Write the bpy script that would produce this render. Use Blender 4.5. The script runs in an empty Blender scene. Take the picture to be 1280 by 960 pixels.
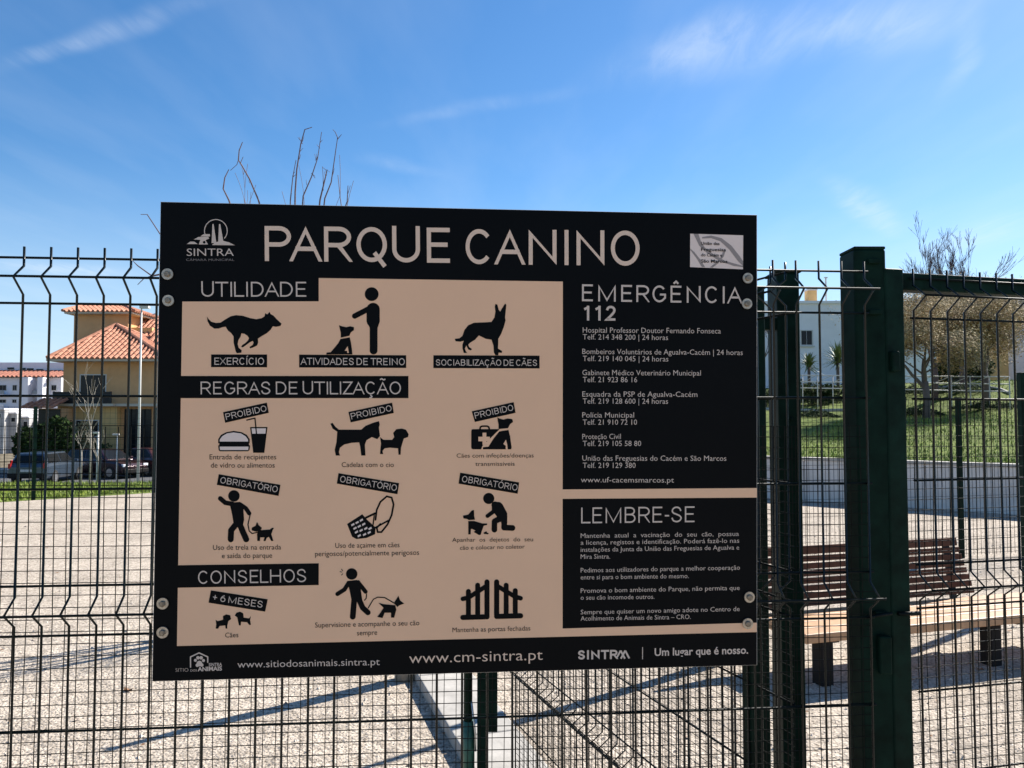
import bpy, math, random
from mathutils import Vector, Matrix
R = math.radians
C = bpy.context.scene.collection
sc = bpy.context.scene
rnd = random.Random(7)

# ------------------------------------------------------------------ camera
EYE = 1.70
FPX = 998.0                      # focal length in pixels of a 1280 wide picture
PITCH = math.atan(44 / FPX)
cam = bpy.data.cameras.new('camera'); cam.sensor_width = 36; cam.lens = FPX / 1280 * 36
cam.clip_start = 0.05; cam.clip_end = 3000
co = bpy.data.objects.new('camera', cam); C.objects.link(co)
co.location = (0, 0, EYE); co.rotation_euler = (R(90) + PITCH, 0, 0)
sc.camera = co

def ray(px, py):
    a = (px - 640) / FPX; b = (480 - py) / FPX
    cp, sp = math.cos(PITCH), math.sin(PITCH)
    return Vector((a, cp - b * sp, sp + b * cp))
def P(px, py, Y):                # point at distance Y ahead
    d = ray(px, py); return Vector((0, 0, EYE)) + d * (Y / d.y)
def G(px, py, z=0.0):            # point on the level z
    d = ray(px, py); return Vector((0, 0, EYE)) + d * ((z - EYE) / d.z)

# ------------------------------------------------------------------ light
SUN_AZ = math.atan2(.785, .62)   # clockwise from +Y
SUN_EL = R(40)
sun = bpy.data.lights.new('sun', 'SUN'); sun.energy = 4.8; sun.angle = R(.5); sun.color = (1, .95, .87)
so = bpy.data.objects.new('sun', sun); C.objects.link(so)
sdir = Vector((math.sin(SUN_AZ) * math.cos(SUN_EL), math.cos(SUN_AZ) * math.cos(SUN_EL), math.sin(SUN_EL)))
so.rotation_euler = sdir.to_track_quat('Z', 'Y').to_euler(); so.location = (10, 8, 12)
world = bpy.data.worlds.new('World'); sc.world = world; world.use_nodes = True
def build_world():
    nt = world.node_tree; nt.nodes.clear(); N = nt.nodes.new; L = nt.links.new
    out = N('ShaderNodeOutputWorld'); bg = N('ShaderNodeBackground'); bg.inputs['Strength'].default_value = .085
    sky = N('ShaderNodeTexSky'); sky.sky_type = 'NISHITA'; sky.sun_disc = False
    sky.sun_elevation = SUN_EL; sky.sun_rotation = SUN_AZ
    sky.air_density = 1.0; sky.dust_density = .3; sky.ozone_density = 3.6; sky.altitude = 100
    hsv = N('ShaderNodeHueSaturation'); hsv.inputs['Saturation'].default_value = 1.24
    hsv.inputs['Value'].default_value = .87
    L(sky.outputs[0], hsv.inputs['Color'])
    tc = N('ShaderNodeTexCoord'); sep = N('ShaderNodeSeparateXYZ'); L(tc.outputs['Generated'], sep.inputs[0])
    def math_(op, a, b=None, c=None, clamp=False):
        n = N('ShaderNodeMath'); n.operation = op; n.use_clamp = clamp
        for i, v in enumerate((a, b, c)):
            if v is None: continue
            if isinstance(v, (int, float)): n.inputs[i].default_value = v
            else: L(v, n.inputs[i])
        return n.outputs[0]
    zc = math_('MAXIMUM', sep.outputs[2], .03)
    qx = math_('DIVIDE', sep.outputs[0], zc); qy = math_('DIVIDE', sep.outputs[1], zc)
    q = N('ShaderNodeCombineXYZ'); L(qx, q.inputs[0]); L(qy, q.inputs[1])
    def qp(px, py):
        d = ray(px, py); return (d.x / d.z, d.y / d.z)
    nz1 = N('ShaderNodeTexNoise'); nz1.inputs['Scale'].default_value = 3.0; nz1.inputs['Detail'].default_value = 7
    nz1.inputs['Roughness'].default_value = .62; nz1.inputs['Distortion'].default_value = .6
    mp = N('ShaderNodeMapping'); mp.inputs['Rotation'].default_value = (0, 0, R(38)); mp.inputs['Scale'].default_value = (3.2, .9, 1)
    L(q.outputs[0], mp.inputs[0]); L(mp.outputs[0], nz1.inputs['Vector'])
    total = None
    # streaks of thin high cloud: two ends, half width, density
    for (a, b, w, k) in (((-40, 95), (300, -15), .075, .20), ((740, 100), (1230, -10), .30, .22), ((1180, 130), (1232, -20), .06, .17),
                         ((1030, 215), (1130, 300), .15, .34), ((450, 160), (760, 105), .09, .10), ((430, 190), (560, 222), .12, .10),
                         ((-40, 330), (190, 345), .5, .35), ((1150, 330), (1290, 250), .35, .22), ((820, 90), (960, -10), .16, .22), ((1000, 60), (1240, 10), .25, .22)):
        A = Vector(qp(*a)); B = Vector(qp(*b)); m = (A + B) / 2; d = B - A
        mn = N('ShaderNodeMapping'); mn.vector_type = 'TEXTURE'
        mn.inputs['Location'].default_value = (m.x, m.y, 0); mn.inputs['Rotation'].default_value = (0, 0, math.atan2(d.y, d.x))
        mn.inputs['Scale'].default_value = (d.length * .62, w, 1)
        wob = N('ShaderNodeVectorMath'); wob.operation = 'ADD'; L(q.outputs[0], wob.inputs[0])
        nn = N('ShaderNodeTexNoise'); nn.inputs['Scale'].default_value = 2.5; L(q.outputs[0], nn.inputs['Vector'])
        s2 = N('ShaderNodeVectorMath'); s2.operation = 'MULTIPLY_ADD'; L(nn.outputs['Color'], s2.inputs[0])
        s2.inputs[1].default_value = (.12, .12, 0); s2.inputs[2].default_value = (-.06, -.06, 0)
        L(s2.outputs[0], wob.inputs[1]); L(wob.outputs[0], mn.inputs[0])
        ln = N('ShaderNodeVectorMath'); ln.operation = 'LENGTH'; L(mn.outputs[0], ln.inputs[0])
        mr = N('ShaderNodeMapRange'); mr.interpolation_type = 'SMOOTHERSTEP'
        L(ln.outputs['Value'], mr.inputs[0]); mr.inputs[1].default_value = 1.0; mr.inputs[2].default_value = 0.0
        mr.inputs[3].default_value = 0; mr.inputs[4].default_value = k
        total = mr.outputs[0] if total is None else math_('ADD', total, mr.outputs[0])
    nmask = N('ShaderNodeMapRange'); L(nz1.outputs['Fac'], nmask.inputs[0]); nmask.inputs[1].default_value = .36; nmask.inputs[2].default_value = .72
    nmask.inputs[3].default_value = .30; nmask.inputs[4].default_value = 1.15
    fac = math_('MULTIPLY', total, nmask.outputs[0], clamp=True)
    # faint overall milky veil
    nz2 = N('ShaderNodeTexNoise'); nz2.inputs['Scale'].default_value = .9; nz2.inputs['Detail'].default_value = 4; L(mp.outputs[0], nz2.inputs['Vector'])
    v2 = N('ShaderNodeMapRange'); L(nz2.outputs['Fac'], v2.inputs[0]); v2.inputs[1].default_value = .45; v2.inputs[2].default_value = .8
    v2.inputs[3].default_value = 0; v2.inputs[4].default_value = .09
    fac = math_('ADD', fac, v2.outputs[0], clamp=True)
    hz = N('ShaderNodeMapRange'); hz.interpolation_type = 'SMOOTHSTEP'; L(sep.outputs[2], hz.inputs[0])
    hz.inputs[1].default_value = .30; hz.inputs[2].default_value = -.02; hz.inputs[3].default_value = 0; hz.inputs[4].default_value = .8
    mixh = N('ShaderNodeMix'); mixh.data_type = 'RGBA'; L(hz.outputs[0], mixh.inputs[0]); L(hsv.outputs[0], mixh.inputs[6]); mixh.inputs[7].default_value = (3.7, 4.7, 5.7, 1)
    mix = N('ShaderNodeMix'); mix.data_type = 'RGBA'
    L(fac, mix.inputs[0]); L(mixh.outputs[2], mix.inputs[6]); mix.inputs[7].default_value = (5.2, 5.7, 6.3, 1)
    L(mix.outputs[2], bg.inputs[0]); L(bg.outputs[0], out.inputs[0])
build_world()
sc.view_settings.view_transform = 'Standard'; sc.view_settings.look = 'None'
sc.view_settings.exposure = 1.13; sc.view_settings.gamma = 1.0
sc.render.film_transparent = False

# ------------------------------------------------------------------ helpers
class MB:
    def __init__(s): s.v = []; s.f = []; s.m = []
    def add(s, vs, fs, mi=0):
        o = len(s.v); s.v += [tuple(p) for p in vs]; s.f += [tuple(i + o for i in f) for f in fs]; s.m += [mi] * len(fs)
        return s
    def box(s, c, size, rz=0, mi=0, M=None):
        hx, hy, hz = (k / 2 for k in size); vs = []
        cr, sr = math.cos(rz), math.sin(rz)
        for z in (-hz, hz):
            for x, y in ((-hx, -hy), (hx, -hy), (hx, hy), (-hx, hy)):
                p = Vector((x * cr - y * sr, x * sr + y * cr, z))
                if M is not None: p = M @ Vector((x, y, z))
                vs.append(Vector(c) + p)
        return s.add(vs, [(3, 2, 1, 0), (4, 5, 6, 7), (0, 1, 5, 4), (1, 2, 6, 5), (2, 3, 7, 6), (3, 0, 4, 7)], mi)
    def span(s, a, b, mi=0):     # axis aligned box between two corners
        a = Vector(a); b = Vector(b)
        return s.box((a + b) / 2, [abs(b[i] - a[i]) for i in range(3)], 0, mi)
    def tube(s, pts, r, n=6, mi=0, cap=True):
        pts = [Vector(p) for p in pts]; k = len(pts)
        rs = r if isinstance(r, (list, tuple)) else [r] * k
        vs = []; prev = None
        for i, p in enumerate(pts):
            t = (pts[min(i + 1, k - 1)] - pts[max(i - 1, 0)])
            t = t.normalized() if t.length > 1e-9 else Vector((0, 0, 1))
            if prev is None:
                u = t.orthogonal().normalized()
            else:
                u = (prev - t * prev.dot(t)); u = u.normalized() if u.length > 1e-6 else t.orthogonal().normalized()
            prev = u; w = t.cross(u)
            for j in range(n):
                a = 2 * math.pi * j / n
                vs.append(p + (u * math.cos(a) + w * math.sin(a)) * rs[i])
        fs = [(i * n + j, i * n + (j + 1) % n, (i + 1) * n + (j + 1) % n, (i + 1) * n + j) for i in range(k - 1) for j in range(n)]
        if cap: fs += [tuple(range(n - 1, -1, -1)), tuple((k - 1) * n + j for j in range(n))]
        return s.add(vs, fs, mi)
    def prism(s, poly, a, b, mi=0, tb=None):   # polygon (x,z) from y=a to y=b ; tb scales x/z of the far cap
        n = len(poly)
        vs = [(x, a, z) for x, z in poly] + [(x, b, z) for x, z in (tb or poly)]
        fs = [tuple(range(n)), tuple(range(2 * n - 1, n - 1, -1))] + [(i, i + n, (i + 1) % n + n, (i + 1) % n) for i in range(n)]
        return s.add(vs, fs, mi)
    def build(s, name, mats, parent=None, smooth=False, M=None):
        me = bpy.data.meshes.new(name); me.from_pydata(s.v, [], s.f)
        if not isinstance(mats, (list, tuple)): mats = [mats]
        for m in mats: me.materials.append(m)
        if len(mats) > 1: me.polygons.foreach_set('material_index', s.m)
        if smooth: me.polygons.foreach_set('use_smooth', [True] * len(s.f))
        me.update()
        o = bpy.data.objects.new(name, me); C.objects.link(o)
        if parent is not None: o.parent = parent
        if M is not None: o.matrix_local = M
        return o
def same(name, me, parent, loc=(0, 0, 0), rz=0):
    o = bpy.data.objects.new(name, me); C.objects.link(o); o.parent = parent; o.location = loc; o.rotation_euler = (0, 0, rz); return o
def thing(name, label, cat, loc=(0, 0, 0), rz=0, group=None):
    o = bpy.data.objects.new(name, None); C.objects.link(o); o.location = loc; o.rotation_euler = (0, 0, rz); o.empty_display_size = .1
    o['label'] = label; o['category'] = cat
    if group: o['group'] = group
    return o
def tag(o, label, cat, group=None):
    o['label'] = label; o['category'] = cat
    if group: o['group'] = group
    return o
def bevel(o, w, seg=2):
    m = o.modifiers.new('bevel', 'BEVEL'); m.width = w; m.segments = seg; m.limit_method = 'ANGLE'; return o

def mat(name, col, rough=.6, metal=0, spec=None, noise=None, bump=None, col2=None, coat=0, ior=None):
    """noise=(scale, amount) varies the colour, bump=(scale, strength, distance)"""
    m = bpy.data.materials.new(name); m.use_nodes = True; nt = m.node_tree; b = nt.nodes['Principled BSDF']
    N = nt.nodes.new; L = nt.links.new
    b.inputs['Base Color'].default_value = (*col, 1); b.inputs['Roughness'].default_value = rough; b.inputs['Metallic'].default_value = metal
    if spec is not None: b.inputs['Specular IOR Level'].default_value = spec
    if ior: b.inputs['IOR'].default_value = ior
    if coat: b.inputs['Coat Weight'].default_value = coat
    tc = N('ShaderNodeTexCoord')
    if noise:
        nz = N('ShaderNodeTexNoise'); nz.inputs['Scale'].default_value = noise[0]; nz.inputs['Detail'].default_value = 6
        nz.inputs['Roughness'].default_value = .65
        L(tc.outputs['Object'], nz.inputs['Vector'])
        cr = N('ShaderNodeValToRGB'); cr.color_ramp.elements[0].position = .3; cr.color_ramp.elements[1].position = .72
        k = noise[1]; c2 = col2 or tuple(c * (1 + k) for c in col); c1 = tuple(c * (1 - k) for c in col)
        cr.color_ramp.elements[0].color = (*c1, 1); cr.color_ramp.elements[1].color = (*c2, 1)
        L(nz.outputs['Fac'], cr.inputs[0]); L(cr.outputs[0], b.inputs['Base Color'])
    if bump:
        nb = N('ShaderNodeTexNoise'); nb.inputs['Scale'].default_value = bump[0]; nb.inputs['Detail'].default_value = 5
        L(tc.outputs['Object'], nb.inputs['Vector'])
        bm = N('ShaderNodeBump'); bm.inputs['Strength'].default_value = bump[1]; bm.inputs['Distance'].default_value = bump[2]
        L(nb.outputs['Fac'], bm.inputs['Height']); L(bm.outputs[0], b.inputs['Normal'])
    return m

M_green = mat('green_paint', (.0040, .0165, .0110), .5, spec=.4, ior=1.16, noise=(14, .55), bump=(160, .25, .0008))
M_wire = mat('green_coated_wire', (.0020, .0056, .0052), .45, spec=.5, ior=1.2, noise=(25, .3))
M_glint = mat('green_coated_bent_wire', (.0020, .0056, .0052), .24, spec=.5, ior=1.38, noise=(25, .3))
M_fine = mat('fine_wire', (.0040, .0050, .0038), .5, spec=.5, ior=1.2, noise=(30, .3))
M_galv = mat('galvanised_steel', (.55, .55, .52), .38, metal=.9, noise=(40, .2))
M_steel = mat('worn_bolt_steel', (.45, .39, .31), .45, metal=.75, noise=(150, .3), bump=(300, .3, .0005))
M_bolt = mat('recess_dark_bolt_head', (.24, .20, .15), .5, metal=.7, noise=(200, .4))  # head darker than the washer: shade of its socket recess in the colour
M_dark = mat('sign_dark_print', (.0036, .0041, .0046), .45, spec=.4, ior=1.16, noise=(3, .12))
M_tan = mat('sign_tan_print', (.78, .485, .30), .5, spec=.3, noise=(2.2, .035))
M_text = mat('sign_grey_lettering', (.58, .48, .40), .5, spec=.3)
M_title = mat('sign_tan_lettering', (.70, .52, .39), .5, spec=.3)
M_pale = mat('sign_pale_print', (.72, .60, .53), .5, spec=.3)
M_swoosh = mat('sign_grey_swoosh', (.28, .24, .22), .5, spec=.3)
M_core = mat('sign_edge_aluminium', (.50, .48, .45), .5, metal=.3)
M_conc = mat('concrete', (.35, .325, .29), .85, noise=(7, .22), bump=(60, .4, .004))
M_wallc = mat('rendered_concrete_wall', (.60, .56, .52), .85, noise=(2.2, .16), bump=(25, .3, .006))
M_asph = mat('asphalt', (.075, .075, .078), .85, noise=(4, .15), bump=(80, .3, .004))
M_ochre = mat('ochre_render', (.64, .36, .165), .85, noise=(.9, .14), bump=(30, .2, .004))
M_cream = mat('cream_render', (.68, .43, .17), .85, noise=(.9, .12))
M_white = mat('white_render', (.80, .77, .79), .85, noise=(1.2, .05))
M_grey = mat('grey_render', (.42, .41, .40), .85, noise=(1.2, .2))
M_soffit = mat('pale_soffit', (.55, .47, .36), .8, noise=(3, .05))
M_tile = mat('terracotta_tile', (.46, .165, .085), .75, noise=(3.5, .30), col2=(.60, .27, .16))
M_tile2 = mat('old_terracotta_tile', (.33, .125, .08), .8, noise=(1.5, .25))
M_glass = mat('dark_window_glass', (.008, .010, .012), .25, spec=.25)
M_frame = mat('window_frame', (.55, .53, .50), .5)
M_iron = mat('dark_iron', (.02, .02, .02), .5, metal=.3)
M_bark = mat('bare_bark', (.13, .10, .085), .8, noise=(30, .3), bump=(60, .5, .004))
M_pbark = mat('pale_bark', (.27, .24, .20), .75, noise=(25, .2))
M_twig = mat('reddish_twig', (.13, .09, .10), .8, noise=(5, .3))
M_bud = mat('yellow_brown_bud', (.44, .30, .13), .8, noise=(1.1, .30), col2=(.58, .44, .20))
M_leaf = mat('dark_leaf', (.028, .048, .014), .85, ior=1.15, noise=(2.5, .45))
M_yucca = mat('yucca_leaf', (.10, .14, .05), .5, noise=(6, .3))
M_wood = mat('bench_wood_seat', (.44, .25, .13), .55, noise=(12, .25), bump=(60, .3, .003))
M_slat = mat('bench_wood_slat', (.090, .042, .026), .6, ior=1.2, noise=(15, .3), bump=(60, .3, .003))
M_blk = mat('tyre_rubber', (.015, .015, .015), .8)
M_rim = mat('alloy_rim', (.5, .5, .52), .3, metal=.8)
M_red = mat('tail_lamp', (.45, .02, .02), .2)
M_lamp = mat('head_lamp', (.75, .76, .78), .1)
M_blue = mat('blue_grey_car_paint', (.060, .085, .12), .25, metal=.4, coat=.6, noise=(1, .06))
M_maroon = mat('maroon_car_paint', (.035, .012, .018), .25, metal=.4, coat=.6, noise=(1, .06))
M_rust = mat('red_car_paint', (.07, .022, .022), .25, metal=.3, coat=.6, noise=(1, .06))
M_plast = mat('black_plastic', (.016, .014, .014), .6, ior=1.2)
M_dleaf = mat('dry_leaf', (.22, .11, .05), .8, noise=(40, .3))

def ground_mat(name, cols, scale, bump, fine=True):
    m = bpy.data.materials.new(name); m.use_nodes = True; nt = m.node_tree; b = nt.nodes['Principled BSDF']
    N = nt.nodes.new; L = nt.links.new; tc = N('ShaderNodeTexCoord')
    b.inputs['Roughness'].default_value = .95; b.inputs['Specular IOR Level'].default_value = .15
    n1 = N('ShaderNodeTexNoise'); n1.inputs['Scale'].default_value = scale; n1.inputs['Detail'].default_value = 8; n1.inputs['Roughness'].default_value = .7
    n2 = N('ShaderNodeTexNoise'); n2.inputs['Scale'].default_value = scale * .035; n2.inputs['Detail'].default_value = 5
    v = N('ShaderNodeTexVoronoi'); v.inputs['Scale'].default_value = scale * 1.6
    for n in (n1, n2, v): L(tc.outputs['Object'], n.inputs['Vector'])
    c1 = N('ShaderNodeValToRGB'); e = c1.color_ramp.elements
    e[0].position = .36; e[1].position = .63; e[0].color = (*cols[0], 1); e[1].color = (*cols[2], 1)
    k = e.new(.46); k.color = (*cols[1], 1)
    L(n1.outputs['Fac'], c1.inputs[0])
    mr = N('ShaderNodeMapRange'); L(n2.outputs['Fac'], mr.inputs[0]); mr.inputs[1].default_value = .3; mr.inputs[2].default_value = .7
    mr.inputs[3].default_value = .76; mr.inputs[4].default_value = 1.1
    n3 = N('ShaderNodeTexNoise'); n3.inputs['Scale'].default_value = scale * .32; n3.inputs['Detail'].default_value = 4; L(tc.outputs['Object'], n3.inputs['Vector'])
    m3 = N('ShaderNodeMapRange'); L(n3.outputs['Fac'], m3.inputs[0]); m3.inputs[1].default_value = .34; m3.inputs[2].default_value = .55
    m3.inputs[3].default_value = .72; m3.inputs[4].default_value = 1.04
    mm = N('ShaderNodeMath'); mm.operation = 'MULTIPLY'; L(mr.outputs[0], mm.inputs[0]); L(m3.outputs[0], mm.inputs[1])
    vm = N('ShaderNodeVectorMath'); vm.operation = 'SCALE'; L(c1.outputs[0], vm.inputs[0]); L(mm.outputs[0], vm.inputs[3])
    L(vm.outputs[0], b.inputs['Base Color'])
    ad = N('ShaderNodeMath'); ad.operation = 'SUBTRACT'; L(n1.outputs['Fac'], ad.inputs[0]); L(v.outputs['Distance'], ad.inputs[1])
    bm = N('ShaderNodeBump'); bm.inputs['Strength'].default_value = bump[0]; bm.inputs['Distance'].default_value = bump[1]
    L(ad.outputs[0], bm.inputs['Height']); L(bm.outputs[0], b.inputs['Normal'])
    return m
M_gravel = ground_mat('pale_gravel', ((.10, .078, .058), (.41, .345, .275), (.60, .515, .425)), 38, (.75, .012))
M_stone = mat('gravel_stone', (.56, .475, .39), .9, noise=(9, .35))
M_stone2 = mat('dark_gravel_stone', (.22, .18, .15), .9, noise=(9, .35))
M_grass = ground_mat('grass', ((.035, .055, .010), (.10, .145, .020), (.18, .21, .045)), 9, (.6, .05))
M_blade = mat('grass_blade', (.20, .255, .025), .6, noise=(1.3, .45))
M_soil = ground_mat('dry_soil', ((.10, .08, .05), (.18, .15, .10), (.25, .21, .15)), 3, (.5, .05))

# ------------------------------------------------------------------ ground
def sheet(name, poly, z, m):
    mb = MB(); mb.add([(x, y, z if not callable(z) else z(x, y)) for x, y in poly], [tuple(range(len(poly)))])
    o = mb.build(name, m); o['kind'] = 'structure'; return o
def grid_sheet(name, x0, x1, y0, y1, nx, ny, zf, m, keep=lambda x, y: True):
    vs = []; fs = []
    for j in range(ny + 1):
        for i in range(nx + 1):
            x = x0 + (x1 - x0) * i / nx; y = y0 + (y1 - y0) * j / ny; vs.append((x, y, zf(x, y)))
    for j in range(ny):
        for i in range(nx):
            if keep(x0 + (x1 - x0) * (i + .5) / nx, y0 + (y1 - y0) * (j + .5) / ny):
                a = j * (nx + 1) + i; fs.append((a, a + 1, a + nx + 2, a + nx + 1))
    mb = MB(); mb.add(vs, fs); o = mb.build(name, m, smooth=True); o['kind'] = 'structure'; return o

# wall foot line on the right and gravel edge on the left
W0 = G(900, 618); W1 = G(1025, 627); W2 = G(1280, 644)
wd = (W2 - W1); wd.z = 0; wd.normalize()
WA = W1 - wd * 5.0; WB = W1 + wd * 16.0
wn = Vector((wd.y, -wd.x, 0))
if wn.y < 0: wn = -wn            # points away from the camera
edge = [(-60, -2), (-24, 4.0), G(0, 628)[:2], G(192, 616)[:2], (-4.5, 21.5), (0.5, 21.8), tuple(WA[:2]), tuple(WB[:2]), (60, -2), (60, -30), (-60, -30)]
sheet('gravel_ground', edge, 0.0, M_gravel)

def smooth(a, b, t):
    t = max(0, min(1, (t - a) / (b - a))); return t * t * (3 - 2 * t)
def wall_dist(x, y):             # signed distance behind the wall line
    return (x - WA.x) * wn.x + (y - WA.y) * wn.y
def terrain(x, y):
    # left: lawn falls to the road; right: bank rises behind the wall
    L_ = y - 21 - max(0, (x + 12)) * .4
    zl = -.02 - .28 * smooth(-4, 4, L_) - .98 * smooth(4, 8, L_)
    d = wall_dist(x, y)
    zr = .84 + 2.35 * smooth(0, 26, d) + .25 * math.sin(x * .35 + y * .2) * smooth(2, 12, d)
    w = smooth(1.0, 7.0, x)
    if d < 0 and y < 30: zr = -.02
    return zl * (1 - w) + zr * w
grid_sheet('lawn', -70, 60, -30, 66, 200, 192, lambda x, y: terrain(x, y) - .004,
           M_grass, keep=lambda x, y: not (wall_dist(x, y) < .6 and y < 27 and x > 1) and not (y < 15 and x > -30) and y < 31 + max(0, x + 2) * 3)
# far ground sheet, wide enough for the horizon
def far_ground():
    mb = MB(); mb.add([(-2500, -600, -1.5), (2500, -600, -1.5), (2500, 2600, -1.5), (-2500, 2600, -1.5)], [(0, 1, 2, 3)])
    o = mb.build('far_ground', M_soil); o['kind'] = 'structure'
far_ground()
sheet('road', [(-80, 26.5), (-6, 26.5), (-6, 44.5), (-80, 44.5)], -1.26, M_asph)
for i, (y) in enumerate((33.2,)):
    sheet('parking_line', [(-80, y), (-6, y), (-6, y + .12), (-80, y + .12)], -1.256, mat('white_line', (.7, .7, .68), .7))
kb = MB().span((-80, 44.5, -1.5), (-6, 44.8, -1.13)).build('pavement_kerb', M_conc); kb['kind'] = 'structure'
sheet('pavement', [(-80, 44.8), (-6, 44.8), (-6, 47), (-80, 47)], -1.14, M_conc)

# stones on the gravel, thousands of small chips
def chips():
    mb = MB(); r = random.Random(3)
    for i in range(15000):
        y = 3.3 + 9.5 * r.random() ** 1.7; x = (r.random() * 1.5 - .78) * y
        s = r.uniform(.003, .0075) * (1 + .06 * y) * (1.9 if i % 14 == 0 else 1); a = r.random() * 6.28
        vs = [Vector((s * r.uniform(.7, 1.3) * math.cos(a + k * 2.09), s * r.uniform(.7, 1.3) * math.sin(a + k * 2.09), 0)) + Vector((x, y, -.001)) for k in range(3)]
        top = Vector((x + r.uniform(-.3, .3) * s, y + r.uniform(-.3, .3) * s, s * r.uniform(.5, .95)))
        mb.add(vs + [top], [(0, 1, 3), (1, 2, 3), (2, 0, 3)], 1 if i % 5 == 0 else 0)
    o = mb.build('gravel_chips', [M_stone, M_stone2]); o['kind'] = 'stuff'
chips()
def dry_leaves():
    for k, (px, py, s) in enumerate(((160, 864, .030), (1225, 838, .02))):
        g = G(px, py); mb = MB(); a = rnd.random() * 3
        pts = []
        for j in range(8):
            t = 2 * math.pi * j / 8; rr = s * (1 if j % 2 else .62)
            pts.append((g.x + rr * 1.5 * math.cos(t) , g.y + rr * math.sin(t), .012 + .008 * math.sin(3 * t + a)))
        mb.add(pts + [(g.x, g.y, .006)], [(j, (j + 1) % 8, 8) for j in range(8)])
        tag(mb.build('fallen_leaf', M_dleaf), ('dry brown leaf lying on pale gravel close to the fence, below the sign bolts', 'small dry leaf on the gravel beside the bench leg', 'dry leaf far out on the bright gravel left of the sign')[k], 'leaf')
dry_leaves()
def litter():
    mb = MB(); r_ = random.Random(23)
    for k in range(170):
        y = 3.8 + 12 * r_.random() ** 1.4; x = r_.uniform(-.75, .78) * y; a = r_.random() * 6.28; s_ = r_.uniform(.008, .022) * (1 + .05 * y)
        u = Vector((math.cos(a), math.sin(a), 0)) * s_; v = Vector((-math.sin(a), math.cos(a), 0)) * s_ * .45; c = Vector((x, y, .006))
        mb.add([c - u, c + v + Vector((0, 0, .006)), c + u + Vector((0, 0, .004)), c - v], [(0, 1, 2, 3)])
    o = mb.build('leaf_litter', M_dleaf); o['kind'] = 'stuff'
litter()

# ------------------------------------------------------------------ fences
Z = EYE
HZ = [.349, .300, .25, .05, -.15, -.355, -.407, -.46, -.66, -.86, -1.06, -1.11, -1.16, -1.36, -1.56, -1.66]
FOLDS = (.300, -.407, -1.11)
def wire_profile(depth, n=(0, -1)):
    pts = [(0, -1.68)]
    for f in reversed(FOLDS):
        pts += [(0, f - .032), (depth, f), (0, f + .030)]
    pts.append((0, .372))
    return [(n[0] * d, n[1] * d, Z + z) for d, z in pts]
def panel(root, count, pitch, depth=-.042, x0=0.0, wr=.0027, hr=.0027, y0=0.0):
    """fence panel in root's local frame: x along the fence, -y is the folded side"""
    mb = MB(); mb.tube([(0, -d if False else y, z) for (_, y, z) in wire_profile(abs(depth), (0, -1 if depth < 0 else 1))], wr, 8)
    base = mb.build('vertical_wire', M_glint, root, smooth=True); base.location = (x0, y0, 0)
    for i in range(1, count): same('vertical_wire', base.data, root, (x0 + i * pitch, y0, 0))
    Lh = (count - 1) * pitch + .012
    mh = MB().tube([(-.006, 0, 0), (Lh * .25, 0, 0), (Lh * .5, 0, 0), (Lh * .75, 0, 0), (Lh, 0, 0)], hr, 8)
    hb = None
    for z in HZ:
        yy = (depth + (-.0045 if depth < 0 else .0045)) if z in FOLDS else (.0045 if depth < 0 else -.0045)
        if hb is None: hb = mh.build('horizontal_wire', M_wire, root, smooth=True); hb.location = (x0, y0 + yy, Z + z)
        else: same('horizontal_wire', hb.data, root, (x0, y0 + yy, Z + z))
def fine_mesh(root, x0, x1, top, y, px=.0262, pz=.0256, r=.00085, bottom=.03, vtop=None, seed=1):
    r = r * 1.22
    rr = random.Random(seed); mb = MB(); n = int((x1 - x0) / px); ph = rr.random() * 6
    for i in range(n + 1):
        x = x0 + i * px
        pts = []
        for k in range(9):
            z = bottom + ((vtop or top) - bottom) * k / 8
            pts.append((x + .0016 * math.sin(k * 1.3 + i * .35 + ph) + rr.uniform(-.0007, .0007), y + .003 * math.sin(k * .9 + i * .12 + ph), z))
        mb.tube(pts, r, 4, cap=False)
    m = int((top - bottom) / pz)
    for j in range(m + 1):
        z = top - j * pz; pts = []
        K = max(6, int((x1 - x0) / .22))
        for k in range(K + 1):
            x = x0 + (x1 - x0) * k / K
            pts.append((x, y - .0016 + .003 * math.sin(j * .14 + x * 4 + ph), z + .0017 * math.sin(x * 3.1 + j * .2 + ph) + rr.uniform(-.0005, .0005)))
        mb.tube(pts, r, 4, cap=False)
    o = mb.build('fine_mesh', M_fine, root, smooth=True); o['kind'] = 'stuff'; return o

# front fence plane: Y = 1.80 + .0876 X
TH = math.atan(.0876)
def front(x, off=0.0):           # point on the front fence plane, off metres towards the camera
    return Vector((x + math.sin(TH) * off, 1.80 + .0876 * x - math.cos(TH) * off, 0))
XR = .8316; PX = .0554
nw = 43
XL = XR - (nw - 1) * PX
a = front(XL)
ff = thing('wire_fence', 'dark green welded wire fence with folded ridges that carries the big sign', 'fence', (a.x, a.y, 0), TH)
panel(ff, nw, PX / math.cos(TH))
fine_mesh(ff, -.01, (nw - 1) * PX + .02, 1.684, .010, seed=2)

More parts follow.
